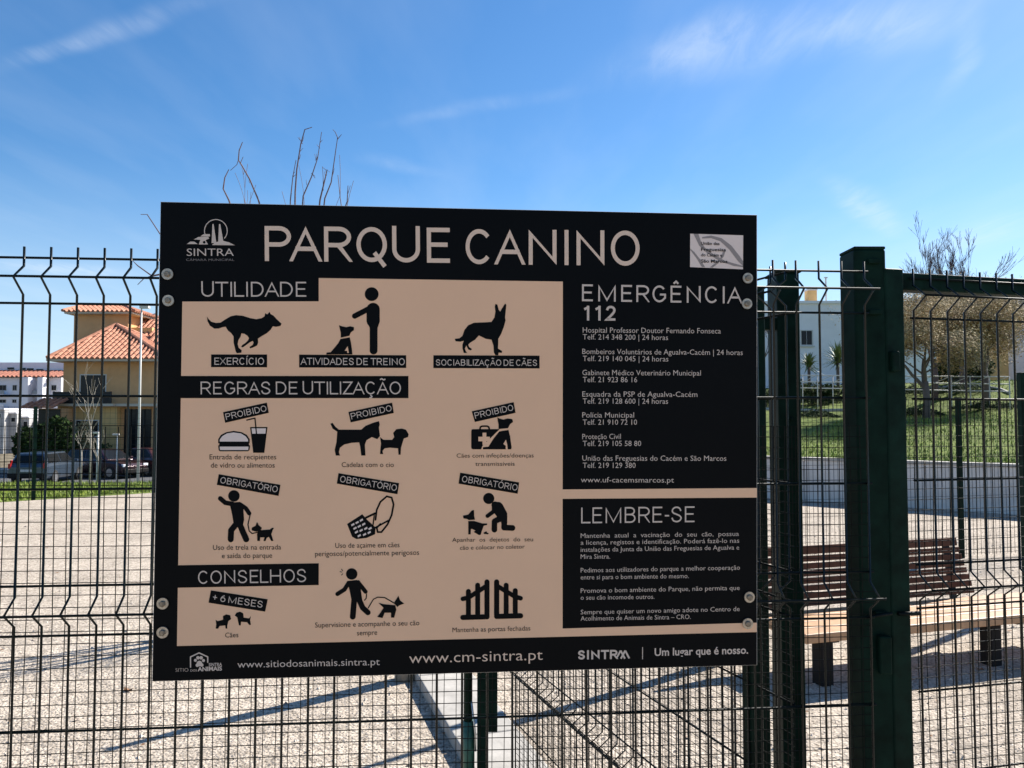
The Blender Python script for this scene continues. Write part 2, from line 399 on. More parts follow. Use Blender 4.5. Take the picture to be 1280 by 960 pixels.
# side fence running away from the camera
SL = -.36
def side(y, off=0): return Vector((.63 + SL * (y - 1.93) + off, y, 0))
s0 = side(1.88); s1 = side(3.66); sa = math.atan2(s1.y - s0.y, s1.x - s0.x); slen = (s1 - s0).length
sf = thing('wire_fence', 'dark green side fence running inward above the concrete kerb, behind the sign', 'fence', (s0.x, s0.y, 0), sa)
panel(sf, int(slen / .055) + 1, .055, depth=.042)
fine_mesh(sf, 0, slen, 1.684, -.010, r=.0007, seed=5)
p = MB(); p.box((0, 0, 1.02), (.05, .05, 2.04)); pp = bevel(p.build('post', M_green, sf), .004)
q = side(2.05) + Vector((.03, .0, 0)); pp.matrix_world = Matrix.Identity(4)
loc = Matrix.Rotation(-sa, 4, 'Z') @ Matrix.Translation(-Vector((s0.x, s0.y, 0))) @ q
pp.location = loc; pp.rotation_euler = (0, 0, 0)

# inner gate posts at the far end of the side fence
def square_post(name, label, x, y, w, d, h, rz=0, capo=.0, group=None, cat='post'):
    t = thing(name, label, cat, (x, y, 0), rz, group)
    b = MB(); b.box((0, 0, h / 2 + .001), (w, d, h - .004)); bevel(b.build('shaft', M_green, t), .006, 3)
    c = MB(); c.box((0, 0, h + .002), (w + capo, d + capo, .008)); bevel(c.build('cap', M_green, t), .003, 2)
    return t
ip = P(603.5, 900, 3.70)
t = square_post('gate_post', 'dark green square post standing on the kerb at the far end of the side fence', ip.x, ip.y, .050, .055, 1.95)
b = MB(); b.box((.046, -.01, 1.0), (.042, .03, 1.43)); bevel(b.build('strike_plate', M_green, t), .004)
t = thing('gate_stile', 'round green tube with its foot painted lighter as lit, left of the square post on the kerb', 'post', (ip.x - .068, ip.y + .01, 0))
mb = MB(); mb.tube([(0, 0, .05), (0, 0, 1.9)], .020, 16); mb.build('tube', M_green, t, smooth=True)
mb = MB(); mb.tube([(0.004, 0, .05), (0.004, 0, .325)], .0265, 16); mb.build('lit_foot', mat('lit_foot_paint', (.02, .10, .07), .5, noise=(30, .4)), t, smooth=True)  # lower tube painted lighter, the light falling on it put into the colour
mb = MB(); mb.tube([(.018, -.03, .42), (.036, -.03, .27), (.036, -.03, .20)], .004, 8); mb.build('drop_bolt', M_galv, t, smooth=True)

# kerb under the side fence
def kerb():
    y0, y1 = 1.3, 14.0; n = 13; k = thing('concrete_kerb', 'pale raised concrete kerb running away from the fence under the sign', 'kerb')
    KS = -.309; cx = lambda y: -.198 + KS * (y - 3.873) + .18
    ang = math.atan2(1, KS); base = None
    for i in range(n):
        ya = y0 + (y1 - y0) * i / n; yb = y0 + (y1 - y0) * (i + 1) / n; ym = (ya + yb) / 2
        Ls = math.hypot(yb - ya, cx(yb) - cx(ya)) - .006
        if base is None:
            m = MB(); m.box((0, 0, .02), (Ls, .345, .10)); base = bevel(m.build('kerb_stone', M_conc, k), .010, 3)
            base.location = (cx(ym), ym, 0); base.rotation_euler = (0, 0, ang)
        else:
            o = same('kerb_stone', base.data, k, (cx(ym) + rnd.uniform(-.002, .002), ym, rnd.uniform(-.003, .003)), ang); bevel(o, .010, 3)
kerb()

# P2: square post right of the sign
t = square_post('gate_post', 'dark green square post with an overhanging cap, directly right of the sign', .768, 2.25, .062, .10, 2.108, R(-2), .010)
b = MB(); b.box((-.055, -.03, 1.965), (.05, .03, .033)); bevel(b.build('hinge_block', M_green, t), .003)
b = MB(); b.box((-.055, -.03, .62), (.05, .03, .033)); bevel(b.build('hinge_block', M_green, t), .003)
b = MB(); b.tube([(0, -.052, 1.70), (0, -.058, 1.70)], .006, 10); b.build('bolt', M_green, t, smooth=True)
# P3: big post that carries the front fence end
t = square_post('gate_post', 'big dark green square post, tallest of all, that the front fence ends on', .877, 1.985, .078, .09, 2.118, R(0), .0)
b = MB(); b.box((.010, -.058, 1.14), (.030, .018, .09)); bevel(b.build('lock_case', M_green, t), .004)
for zz in (2.085, 1.96, 1.235, .60):
    b = MB(); b.box((.006, -.052, zz), (.03, .012, .012)); bevel(b.build('clamp', M_green, t), .002)
b = MB(); b.tube([(-.036, -.06, 1.228), (.028, -.062, 1.238)], .004, 8); b.build('latch_bar', M_wire, t, smooth=True)

# P4 and the gate leaf
GA = R(14)
g0 = P(1133, 524, 1.955); 
gt = thing('wire_gate', 'dark green wire gate standing slightly open right of the big square posts', 'gate', (g0.x, g0.y, 0), GA)
b = MB(); b.box((-.030, .02, 1.04), (.055, .05, 2.06)); bevel(b.build('stile', M_green, gt), .005, 3)
b = MB(); b.box((.55, .030, 2.042), (1.10, .04, .044)); bevel(b.build('top_rail', M_green, gt), .004)
b = MB(); b.box((.55, .032, .07), (1.10, .04, .038)); bevel(b.build('bottom_rail', M_green, gt), .004)
b = MB(); b.box((1.12, .03, 1.05), (.05, .05, 2.03)); bevel(b.build('stile', M_green, gt), .005, 3)
b = MB(); b.box((-.040, -.012, 1.84), (.022, .016, .05)); bevel(b.build('hinge', M_green, gt), .004)
b = MB(); b.box((-.040, -.012, .80), (.022, .016, .05)); bevel(b.build('hinge', M_green, gt), .004)
b = MB(); b.tube([(-.045, -.012, 1.235), (.01, -.02, 1.235)], .005, 10); b.build('bolt', M_wire, gt, smooth=True)
panel(gt, 22, .050, x0=.028)
fine_mesh(gt, .004, 1.09, 1.684, .008, px=.0252, r=.00085, vtop=1.755, seed=9)

# a post farther inside on the right
fp = P(1278, 524, 7.3)
t = square_post('fence_post', 'dark green post at the far right edge of the gravel, seen through the gate', fp.x + .01, fp.y, .07, .07, 2.12)
# wire fence across the gravel behind the bench
def back_fence():
    A = P(930, 524, 9.2); B = P(1330, 524, 10.2); d = B - A; d.z = 0; L_ = d.length; ang = math.atan2(d.y, d.x)
    t = thing('wire_fence', 'thin dark green wire fence standing behind the bench, before the low wall', 'fence', (A.x, A.y, 0), ang)
    q = P(1201, 524, 9.85); s_ = (q.x - A.x) / math.cos(ang)
    for k in (-1, 0, 1):
        x = s_ + k * 2.5
        if 0 <= x <= L_:
            b = MB(); b.box((x, .035, .98), (.048, .05, 1.96)); b.build('post', M_green, t)
            b = MB(); b.box((x, .035, 1.965), (.056, .058, .012)); b.build('post_cap', M_green, t)
    mb = MB()
    for i in range(int(L_ / .055)): mb.tube([(i * .055, 0, .04), (i * .055, 0, 1.95)], .0026, 4, cap=False)
    for z in (.06, .26, .46, .56, .76, .96, 1.16, 1.26, 1.46, 1.66, 1.86, 1.93): mb.tube([(0, -.004, z), (L_, -.004, z)], .0026, 4, cap=False)
    o = mb.build('wire_mesh', M_wire, t); o['kind'] = 'stuff'
back_fence()

# far perimeter fence on the left
def perimeter():
    A = G(-30, 629); B = G(192, 615.5); d = (B - A).normalized(); A2 = A - d * 3; L_ = 30.0
    ang = math.atan2(d.y, d.x)
    t = thing('perimeter_fence', 'thin green mesh fence along the far grass edge of the gravel', 'fence', (A2.x, A2.y, 0), ang)
    for px in (-60, 36, 187):
        g = G(px, 627 - (px + 30) * .06); s = (g - A2).dot(d)
        b = MB(); b.box((s, 0, .98), (.07, .06, 1.98)); b.build('post', M_green, t)
    mb = MB(); k = 0; Lm = (G(250, 612) - A2).length
    while k * .11 < Lm:
        mb.tube([(k * .11, 0, .02), (k * .11, 0, 1.96)], .0022, 3, cap=False); k += 1
    for j in range(17): mb.tube([(0, 0, .04 + j * .12), (Lm, 0, .04 + j * .12)], .0022, 3, cap=False)
    o = mb.build('wire_mesh', M_fine, t); o['kind'] = 'stuff'
perimeter()

# wall on the right
def wall():
    t = thing('retaining_wall', 'low grey concrete wall holding back the green bank on the right', 'wall')
    c = (WA + WB) / 2 + wn * .12; L_ = (WB - WA).length; ang = math.atan2(wd.y, wd.x)
    n = 9; pl = L_ / n
    for k in range(n):
        q = WA + wn * .12 + wd * (pl * (k + .5)); q.z = 0
        b = MB(); b.box((q.x, q.y + rnd.uniform(-.004, .004), .41), (pl - .02, .24, .86), ang); bevel(b.build('wall_panel', M_wallc, t), .008)
        b = MB(); b.box((q.x, q.y, .872 + rnd.uniform(-.003, .003)), (pl - .012, .30, .06), ang); bevel(b.build('coping', M_conc, t), .01)
    b = MB(); b.box((c.x, c.y, .40), (L_ - .1, .18, .82), ang); b.build('wall_core', M_grey, t)
wall()

# ------------------------------------------------------------------ the sign
exec_sign = True
SIGN_OFF = .055
def S(px, py, lift=0.0):         # photograph pixel -> point on the sign's front plane, in world space
    d = ray(px, py); n = Vector((math.sin(TH), -math.cos(TH), 0))
    p0 = front(0, SIGN_OFF); p0 = Vector((p0.x, p0.y, 0)); o = Vector((0, 0, EYE))
    t = (p0 - o).dot(n) / d.dot(n)
    return o + d * t + n * lift
sign = thing('park_rules_sign', 'large dark and tan dog park rules sign bolted to the front fence', 'sign', S(573, 551))
SI = Matrix.Translation(-sign.location)
def sbuild(mb, name, m, smooth=False):
    mb.v = [tuple(SI @ Vector(v)) for v in mb.v]; return mb.build(name, m, sign, smooth)
nrm = Vector((math.sin(TH), -math.cos(TH), 0))
def board():
    q = [S(200.5, 252), S(946.5, 268.5), S(946.5, 831.5), S(190, 852)]
    bk = [p - nrm * .004 for p in q]; mb = MB()
    # slightly rounded rim: front skin then aluminium edge
    c = sum(q, Vector()) / 4; fr = [p + (c - p).normalized() * .0012 for p in q]
    fr = [p + nrm * 0 for p in fr]; rim = [p - nrm * .0008 for p in q]
    mb.add(fr, [(3, 2, 1, 0)], 0)
    mb.add(fr + rim, [(i, (i + 1) % 4, 4 + (i + 1) % 4, 4 + i) for i in range(4)], 1)
    mb.add(rim + bk, [(i, (i + 1) % 4, 4 + (i + 1) % 4, 4 + i) for i in range(4)] + [(4, 5, 6, 7)], 1)
    sbuild(mb, 'board', [M_dark, M_core])
board()
L1, L2, L3, L4, L5 = .0006, .0010, .0014, .0018, .0022
def fill(name, pts, m, lift):
    """flat print: polygon given in photograph pixels, laid on the sign"""
    from mathutils.geometry import tessellate_polygon
    ws = [S(x, y, lift) for x, y in pts]
    tris = tessellate_polygon([[Vector((x, -y, 0)) for x, y in pts]])
    mb = MB(); mb.add(ws, tris)
    return mb, name, m
def poly(name, pts, m=None, lift=L3):
    mb, n, mm = fill(name, pts, m or M_dark, lift); return sbuild(mb, n, mm)
poly('tan_field', [(228, 377), (398.5, 376.7), (398.5, 347.6), (703.5, 352), (703.2, 611.8), (946.0, 610), (946.0, 621.9), (703.2, 623.5),
     (703.2, 785.6), (945.8, 778.2), (945.8, 790), (221.3, 807.4)], M_tan, L1)
poly('heading_bar', [(223.5, 470), (510.6, 470), (510.6, 497.7), (224, 497.7)], M_dark, L2)
poly('heading_bar', [(222.4, 706.5), (398.5, 704), (398.5, 731.2), (221.8, 734.6)], M_dark, L2)

def text_mesh(body, bold=0.0, res=3, spacing=1.0, shear=0):
    c = bpy.data.curves.new('t', 'FONT'); c.body = body; c.resolution_u = res; c.offset = bold; c.space_character = spacing; c.shear = shear
    o = bpy.data.objects.new('t', c); C.objects.link(o)
    bpy.context.view_layer.update()
    me = bpy.data.meshes.new_from_object(o.evaluated_get(bpy.context.evaluated_depsgraph_get()))
    vs = [v.co.copy() for v in me.vertices]; fs = [tuple(p.vertices) for p in me.polygons]
    bpy.data.objects.remove(o); bpy.data.curves.remove(c); bpy.data.meshes.remove(me)
    return vs, fs
CAP = .691
def text(body, a, b, cap, m=None, bold=0.0, lift=L3, upx=0.0, z=None, name='lettering', res=3, shear=0, sp=1.0):
    """lettering from left end a to right end b on the baseline (pixels; z=(ox,oy,scale) of an enlargement)"""
    if z:
        a = (z[0] + a[0] / z[2], z[1] + a[1] / z[2]); b = (z[0] + b[0] / z[2], z[1] + b[1] / z[2]); cap = cap / z[2]
    vs, fs = text_mesh(body, bold, res, sp, shear)
    x0 = min(v.x for v in vs); x1 = max(v.x for v in vs); d = Vector((b[0] - a[0], b[1] - a[1])); w = d.length; ux = d / w
    tilt = abs(d.y) / w
    up = Vector((ux.y, -ux.x)) if tilt > .08 else Vector((-.012 * (a[0] - 640) / 445 * -1, -1))
    out = []
    for v in vs:
        t = (v.x - x0) / (x1 - x0) * w; h = v.y / CAP * cap
        out.append(S(a[0] + ux.x * t + up.x * h, a[1] + ux.y * t + up.y * h, lift))
    mb = MB(); mb.add(out, fs); return sbuild(mb, name, m or M_text)

def _arc(cx, cy, rx, ry, a0, a1, n=14):
    return [(cx + rx * math.cos(R(a0 + (a1 - a0) * i / n)), cy + ry * math.sin(R(a0 + (a1 - a0) * i / n))) for i in range(n + 1)]
def _cr(p, k=5):
    out = []; q = [p[0]] + list(p) + [p[-1]]
    for i in range(1, len(q) - 2):
        for j in range(k):
            t = j / k; o = []
            for d in (0, 1):
                a, b, c, e = q[i - 1][d], q[i][d], q[i + 1][d], q[i + 2][d]
                o.append(.5 * (2 * b + (c - a) * t + (2 * a - 5 * b + 4 * c - e) * t * t + (3 * b - a - 3 * c + e) * t ** 3))
            out.append(tuple(o))
    return out + [p[-1]]
def _stems():
    O = _arc(.5, .5, .5, .5, 0, 360, 32); C_ = _arc(.5, .5, .5, .5, 40, 320, 26)
    Pb = [(0, 1), (.5, 1)] + _arc(.55, .735, .45, .265, 90, -90, 12) + [(0, .47)]
    A_ = [[(0, 0), (.5, 1), (1, 0)], [(.19, .34), (.81, .34)]]; E_ = [[(1, 1), (0, 1), (0, 0), (1, 0)], [(0, .52), (.88, .52)]]
    return {  # width, square ended strokes, plain ended strokes (beyond the cap box allowed)
     'A': (.90, A_, []), 'Ã': (.90, A_, [_cr([(.24, 1.16), (.38, 1.24), (.5, 1.20), (.62, 1.15), (.76, 1.23)])]),
     'B': (.76, [[(0, 0), (0, 1)]], [[(0, 1), (.5, 1)] + _arc(.52, .765, .42, .235, 90, -90, 10) + [(0, .53)], [(0, .53), (.5, .53)] + _arc(.55, .265, .45, .265, 90, -90, 10) + [(0, 0)]]),
     'C': (.84, [], [C_]), 'Ç': (.84, [], [C_, _cr([(.5, -.02), (.52, -.10), (.64, -.17), (.52, -.26), (.36, -.25)])]),
     'D': (.83, [[(0, 0), (0, 1)]], [[(0, 1), (.38, 1)] + _arc(.38, .5, .62, .5, 90, -90, 18) + [(0, 0)]]),
     'E': (.68, E_, []), 'Ê': (.68, E_, [[(.24, 1.14), (.5, 1.27), (.76, 1.14)]]),
     'G': (.86, [], [_arc(.5, .5, .5, .5, 40, 312, 26) + [(.985, .24), (.985, .46), (.55, .46)]]),
     'H': (.87, [[(0, 0), (0, 1)], [(1, 0), (1, 1)], [(0, .52), (1, .52)]], []),
     'I': (0, [[(0, 0), (0, 1)]], []), 'Í': (0, [[(0, 0), (0, 1)]], [[(-.02, 1.14), (.16, 1.30)]]),
     'L': (.66, [[(0, 1), (0, 0), (1, 0)]], []), 'M': (1.10, [[(0, 0), (0, 1), (.5, 0), (1, 1), (1, 0)]], []),
     'N': (.87, [[(0, 0), (0, 1), (1, 0), (1, 1)]], []), 'O': (.90, [], [O]),
     'Ó': (.90, [], [O, [(.42, 1.13), (.66, 1.29)]]), 'P': (.78, [[(0, 0), (0, 1)]], [Pb]),
     'Q': (.90, [], [O, [(.60, .24), (1.0, -.12)]]), 'R': (.80, [[(0, 0), (0, 1)], [(.66, .335), (.98, 0)]], [Pb]),
     'S': (.77, [], [_cr([(.95, .74), (.80, .93), (.5, 1), (.2, .93), (.05, .75), (.18, .60), (.5, .51), (.83, .40), (.97, .24), (.82, .07), (.5, 0), (.17, .07), (.02, .27)])]),
     'T': (.86, [[(0, 1), (1, 1)], [(.5, 0), (.5, 1)]], []), 'U': (.82, [], [[(0, 1.06), (0, .36)] + _arc(.5, .36, .5, .36, 180, 360, 14) + [(1, .36), (1, 1.06)]]),
     'V': (.88, [[(0, 1), (.5, 0), (1, 1)]], []), 'X': (.85, [[(0, 0), (1, 1)], [(0, 1), (1, 0)]], []), 'Z': (.76, [[(0, 1), (1, 1), (0, 0), (1, 0)]], []),
     '1': (.42, [[(1, 0), (1, 1)]], [[(0, .80), (1, .97)]]),
     '2': (.72, [], [_cr([(.04, .74), (.2, .94), (.5, 1), (.82, .92), (.94, .73), (.8, .52), (.42, .24), (.04, .0)]) + [(1.06, 0)]]),
     '6': (.74, [], [_cr([(.80, 1), (.45, .88), (.12, .6), (.02, .33), (.18, .07), (.5, 0), (.83, .08), (.97, .32), (.82, .56), (.5, .63), (.2, .55), (.04, .36)])]),
     '-': (.40, [], [[(0, .42), (1, .42)]]), '+': (.70, [], [[(0, .5), (1, .5)], [(.5, .12), (.5, .88)]])}
STEMS = _stems()
def heading(body, a, b, cap, th, m=None, lift=L3, z=None, gap=.25, space=.42):
    """evenly stroked capitals between a and b on the baseline"""
    if z:
        a = (z[0] + a[0] / z[2], z[1] + a[1] / z[2]); b = (z[0] + b[0] / z[2], z[1] + b[1] / z[2]); cap = cap / z[2]
    h = th / 2; x = 0; polys = []; last = None
    sb = lambda c: gap / 2 * (.12 if c in 'AÃVTXLZ+-' else .7 if c == '1' else .62 if c in 'OÓCÇGQSUDPR26' else 1.0)
    for ch in body:
        if ch == ' ': x += space; last = None; continue
        if last is not None: x += sb(last) + sb(ch) - (gap * .45 if (last == 'P' and ch in 'AÃ') else 0)
        last = ch
        w, sq, pl = STEMS[ch]; W = max(w, th)
        for box, strokes in ((True, sq), (False, pl)):
            for st in strokes:
                p = [(x + h + (W - th) * u, h + (1 - th) * v if 0 <= v <= 1 else (v if v < 0 else v - .02)) for u, v in st]
                if w == 0: p = [(x + h + u, q[1]) for (u, v), q in zip(st, p)]
                closed = math.dist(p[0], p[-1]) < 1e-6
                if box:
                    for e, f in ((0, 1), (-1, -2)):
                        d = Vector(p[e]) - Vector(p[f]); k = h * (1 if abs(d.x) < 1e-6 or abs(d.y) < 1e-6 else 1.9); d.normalize(); p[e] = tuple(Vector(p[e]) + d * k)
                L_, R_ = [], []; n = len(p)
                for i in range(n):
                    pa = Vector(p[i - 1]) if i > 0 else (Vector(p[-2]) if closed else None); pb = Vector(p[i + 1]) if i < n - 1 else (Vector(p[1]) if closed else None); c = Vector(p[i])
                    d1 = (c - pa).normalized() if pa is not None and (c - pa).length > 1e-9 else None; d2 = (pb - c).normalized() if pb is not None and (pb - c).length > 1e-9 else None
                    d1 = d1 or d2; d2 = d2 or d1
                    n1 = Vector((-d1.y, d1.x)); n2 = Vector((-d2.y, d2.x)); mm = (n1 + n2)
                    mm = mm.normalized() if mm.length > 1e-6 else n1; kk = min(3.2, 1 / max(.2, mm.dot(n1)))
                    L_.append(c + mm * h * kk); R_.append(c - mm * h * kk)
                if box:
                    for lst in (L_, R_):
                        for v in lst: v.y = max(0, min(1, v.y))
                polys.append((L_, R_))
        x += W
    d = Vector((b[0] - a[0], b[1] - a[1])); w = d.length; ux = d / w
    up = Vector((ux.y, -ux.x)) if abs(d.y) / w > .08 else Vector((.012 * (a[0] - 640) / 445, -1)); mb = MB()
    for k, (L_, R_) in enumerate(polys):
        vs = []
        for v in L_ + R_:
            t = v.x / x * w; hh = v.y * cap; vs.append(S(a[0] + ux.x * t + up.x * hh, a[1] + ux.y * t + up.y * hh, lift + k * .000006))
        n = len(L_); mb.add(vs, [(i, i + 1, n + i + 1, n + i) for i in range(n - 1)])
    return sbuild(mb, 'lettering', m or M_text)

class Icon:
    """flat pictogram drawn in the coordinates of an enlargement, each layer a little proud of the last"""
    def __init__(s, z): s.z = z; s.mb = MB(); s.n = 0; s.mats = [M_dark, M_tan, M_pale, M_text]
    def pt(s, x, y, l): return S(s.z[0] + x / s.z[2], s.z[1] + y / s.z[2], l)
    def poly(s, pts, mi=0, lift=L2):
        from mathutils.geometry import tessellate_polygon
        s.n += 1; lift += s.n * .000012
        tr = tessellate_polygon([[Vector((x, -y, 0)) for x, y in pts]])
        s.mb.add([s.pt(x, y, lift) for x, y in pts], tr, mi); return s
    def circ(s, x, y, r, mi=0, lift=L2, ry=None):
        ry = ry or r
        return s.poly([(x + r * math.cos(t * math.pi / 14), y + ry * math.sin(t * math.pi / 14)) for t in range(28)], mi, lift)
    def line(s, pts, r, mi=0, lift=L2, round=True):
        for (x0, y0), (x1, y1) in zip(pts, pts[1:]):
            l = math.hypot(x1 - x0, y1 - y0) or 1; nx, ny = -(y1 - y0) / l * r, (x1 - x0) / l * r
            s.poly([(x0 + nx, y0 + ny), (x1 + nx, y1 + ny), (x1 - nx, y1 - ny), (x0 - nx, y0 - ny)], mi, lift)
        if round:
            for x, y in pts: s.circ(x, y, r, mi, lift)
        return s
    def done(s, name): return sbuild(s.mb, name, s.mats)

# header
ZL = (190, 245, 4.0); ZM = (500, 245, 2.7826)
heading('PARQUE', (331.2, 326.4), (562.5, 328.8), 43.8, .125, M_title)
heading('CANINO', (582, 330.2), (799.4, 332.5), 43.9, .125, M_title)
heading('UTILIDADE', (252, 371), (383, 371), 18.6, .10)
ic = Icon(ZL)
pts = [(320 + 57 * math.cos(R(a)), 175 + 57 * math.sin(R(a))) for a in range(-200, 52, 12)]
ic.line(pts, 2.2, 3)
ic.poly([(299, 236), (303, 142), (309, 140), (323, 236)], 3).poly([(332, 228), (336, 142), (342, 140), (358, 228)], 3)
ic.poly([(300, 246), (318, 232), (352, 224), (385, 232), (415, 247)], 3).poly([(175, 241), (192, 229), (212, 229), (230, 241)], 3)
ic.poly([(210, 218), (232, 206), (282, 204), (287, 213), (268, 222), (282, 243), (235, 243), (243, 220)], 3).poly([(243, 203), (258, 192), (290, 191), (291, 203)], 3)
ic.circ(262, 232, 7, 0)
ic.done('town_emblem')
text('SINTRA', (175, 300), (410, 300), 37, z=ZL, bold=-.004)
text('CÂMARA MUNICIPAL', (172, 325), (412, 325), 11, z=ZL, m=M_swoosh, bold=-.012)
ZC = (840, 280, 10.667)
ic = Icon(ZC); ic.poly([(242, 130), (948, 152), (945, 605), (240, 575)], 2, L1)
ic.mats = [M_dark, M_swoosh, M_pale, M_text]
ic.poly([(285, 132), (350, 134), (385, 240), (440, 320), (560, 410), (700, 490), (945, 560), (944, 578), (820, 560), (640, 500), (480, 400), (360, 290)], 1)
ic.poly([(400, 175), (520, 155), (660, 190), (790, 290), (900, 430), (946, 500), (945, 560), (880, 500), (760, 340), (640, 230), (520, 190), (400, 195)], 1)
ic.poly([(244, 330), (300, 380), (380, 480), (440, 577), (395, 575), (320, 450), (244, 350)], 1)
ic.poly([(680, 360), (715, 350), (690, 430), (610, 530), (540, 583), (505, 580), (600, 500), (660, 430)], 1)
ic.done('parish_plate')
for (s_, x0, x1, y, cp) in (('União das', 385, 630, 278, 40), ('Freguesias', 385, 715, 360, 42), ('do Cacém e', 385, 665, 432, 40), ('São Marcos', 385, 735, 515, 42)):
    text(s_, (x0, y), (x1, y + 6), cp, M_dark, bold=.012, z=ZC, lift=L4)

# first row
ZA = (240, 340, 5.3333); ZB = (400, 340, 4.129)
ic = Icon(ZA)
ic.poly([(100,297),(112,315),(130,332),(160,340),(190,338),(225,315),(260,295),(295,288),(340,292),(390,308),(430,315),(465,308),(485,295),(488,275),(503,283),(518,266),(524,280),(545,292),(565,315),(598,345),(590,360),(560,366),(540,362),(525,385),(500,408),(465,428),(440,445),(442,470),(435,490),(410,503),(388,510),(384,500),(405,487),(412,470),(405,460),(385,470),(365,485),(340,503),(328,500),(335,487),(355,475),(375,455),(380,440),(370,425),(350,412),(330,410),(325,430),(310,455),(305,480),(312,505),(332,522),(330,538),(300,542),(292,530),(285,500),(278,470),(278,430),(262,408),(240,390),(225,365),(205,368),(180,377),(150,378),(120,358),(105,330)])
ic.done('running_dog_pictogram')
poly('caption_bar', [(264, 443.1), (334, 443.1), (334, 459.2), (264, 459.0)], M_dark, L2)
heading('EXERCÍCIO', (268.3, 456), (330.3, 456), 8.9, .12)
ic = Icon(ZA)
ic.circ(1198, 148, 46); ic.line([(1208, 250), (1208, 325)], 44); ic.poly([(1164, 250), (1252, 250), (1252, 330), (1238, 372), (1185, 372), (1164, 330)])
ic.line([(1211, 360), (1211, 524)], 26); ic.line([(1085, 294), (1180, 245)], 18)
ic.poly([(980,355),(1000,362),(1030,368),(1055,362),(1080,368),(1080,388),(1060,402),(1050,425),(1040,428),(992,438),(992,405)])
ic.poly([(990,447),(1052,436),(1060,470),(1066,510),(1070,550),(895,550),(898,537),(925,535),(950,505),(975,475)])
ic.poly([(1018, 525), (1038, 495), (1046, 540), (1036, 540), (1034, 526)], 1)
ic.done('training_pictogram')
poly('caption_bar', [(374, 443.3), (507.8, 444.1), (507.8, 460), (374, 459.4)], M_dark, L2)
heading('ATIVIDADES DE TREINO', (376, 456.0), (506, 456.6), 8.8, .12)
ic = Icon(ZB)
ic.poly([(905,165),(915,168),(922,195),(930,205),(938,190),(955,163),(962,170),(958,205),(955,235),(958,250),(948,285),(935,320),(920,345),(920,370),(918,395),(940,408),(938,418),(922,416),(920,430),(905,430),(897,415),(895,380),(885,350),(855,345),(820,328),(800,350),(775,365),(765,375),(770,388),(785,398),(778,405),(765,400),(755,380),(748,395),(752,408),(760,418),(742,418),(735,395),(735,375),(742,355),(725,360),(700,358),(695,345),(720,342),(735,330),(745,300),(765,275),(795,262),(850,260),(885,258),(900,235),(905,205),(902,180)])
ic.done('standing_dog_pictogram')
poly('caption_bar', [(541.7, 444.1), (674.4, 444.6), (674.4, 460.6), (541.7, 460.2)], M_dark, L2)
heading('SOCIABILIZAÇÃO DE CÃES', (544.8, 457.0), (671.3, 457.4), 7.8, .12)

# second row
Z5 = (190, 460, 3.7647); Z6 = (520, 480, 6.7368)
heading('REGRAS DE UTILIZAÇÃO', (230, 124), (1172, 124), 60, .10, z=Z5)
def slip(z, q, word, a, b, cap, bold=.0):
    pts = [(z[0] + x / z[2], z[1] + y / z[2]) for x, y in q]; poly('slanted_tag', pts, M_dark, L3)
    heading(word, a, b, cap, .115, z=z, lift=L5)
slip(Z5, [(335, 208), (541, 163), (550, 211), (345, 258)], 'PROIBIDO', (351, 244), (542, 203), 29)
ic = Icon(Z5)
ic.poly([(312, 354), (312, 335), (325, 315), (350, 302), (385, 296), (422, 302), (447, 315), (460, 335), (460, 354)])
ic.poly([(319, 346), (320, 336), (331, 321), (353, 308), (385, 303), (419, 308), (441, 321), (452, 336), (453, 346)], 2)
ic.poly([(318, 352), (456, 352), (458, 366), (316, 366)])
ic.poly([(312, 364), (462, 364), (459, 386), (452, 392), (320, 392), (314, 386)]); ic.poly([(319, 370), (455, 370), (453, 386), (321, 386)], 2)
ic.poly([(462, 278), (544, 278), (529, 399), (477, 399)]); ic.poly([(469, 284), (537, 284), (534, 309), (472, 309)], 2)
ic.line([(492, 309), (485, 236), (447, 245)], 3)
ic.done('burger_and_drink_pictogram')
text('Entrada de recipientes', (272, 430), (585, 430), 24, M_dark, z=Z5, bold=-.004)
text('de vidro ou alimentos', (278, 469), (578, 469), 24, M_dark, z=Z5, bold=-.004)
slip(Z5, [(925, 207), (1130, 163), (1138, 212), (935, 256)], 'PROIBIDO', (940, 242), (1130, 202), 29)
ic = Icon(Z5)
ic.poly([(840,262),(850,258),(862,275),(880,290),(985,290),(1005,272),(1040,258),(1068,250),(1072,265),(1068,280),(1073,320),(1060,335),(1035,325),(1010,340),(1002,360),(1005,412),(985,412),(980,370),(975,350),(940,352),(905,360),(885,375),(880,395),(885,412),(865,412),(860,385),(868,350),(872,300),(850,285)])
ic.poly([(1073,325),(1090,338),(1130,338),(1140,325),(1135,305),(1150,288),(1175,285),(1195,290),(1208,312),(1205,325),(1185,332),(1178,355),(1172,375),(1170,408),(1160,408),(1158,378),(1120,375),(1095,378),(1085,390),(1088,405),(1073,405),(1075,380),(1078,355)])
ic.done('two_dogs_pictogram')
text('Cadelas com o cio', (893, 466), (1138, 466), 23, M_dark, z=Z5, bold=-.004)
slip(Z6, [(470, 230), (822, 153), (838, 243), (495, 320)], 'PROIBIDO', (500, 292), (822, 222), 52)
ic = Icon(Z6)
ic.poly([(480, 380), (700, 380), (700, 550), (480, 550), (468, 545), (465, 530), (465, 398), (468, 384)])
ic.line([(538, 384), (542, 362), (558, 355), (598, 355), (612, 362), (618, 384)], 7)
ic.poly([(560, 410), (592, 410), (592, 512), (560, 512)], 1).poly([(525, 444), (622, 444), (622, 482), (525, 482)], 1)
ic.poly([(700, 385), (560, 520), (548, 552), (720, 552)], 1)
ic.poly([(700,400),(778,387),(792,440),(805,535),(800,550),(562,550),(564,532),(610,527),(655,455)])
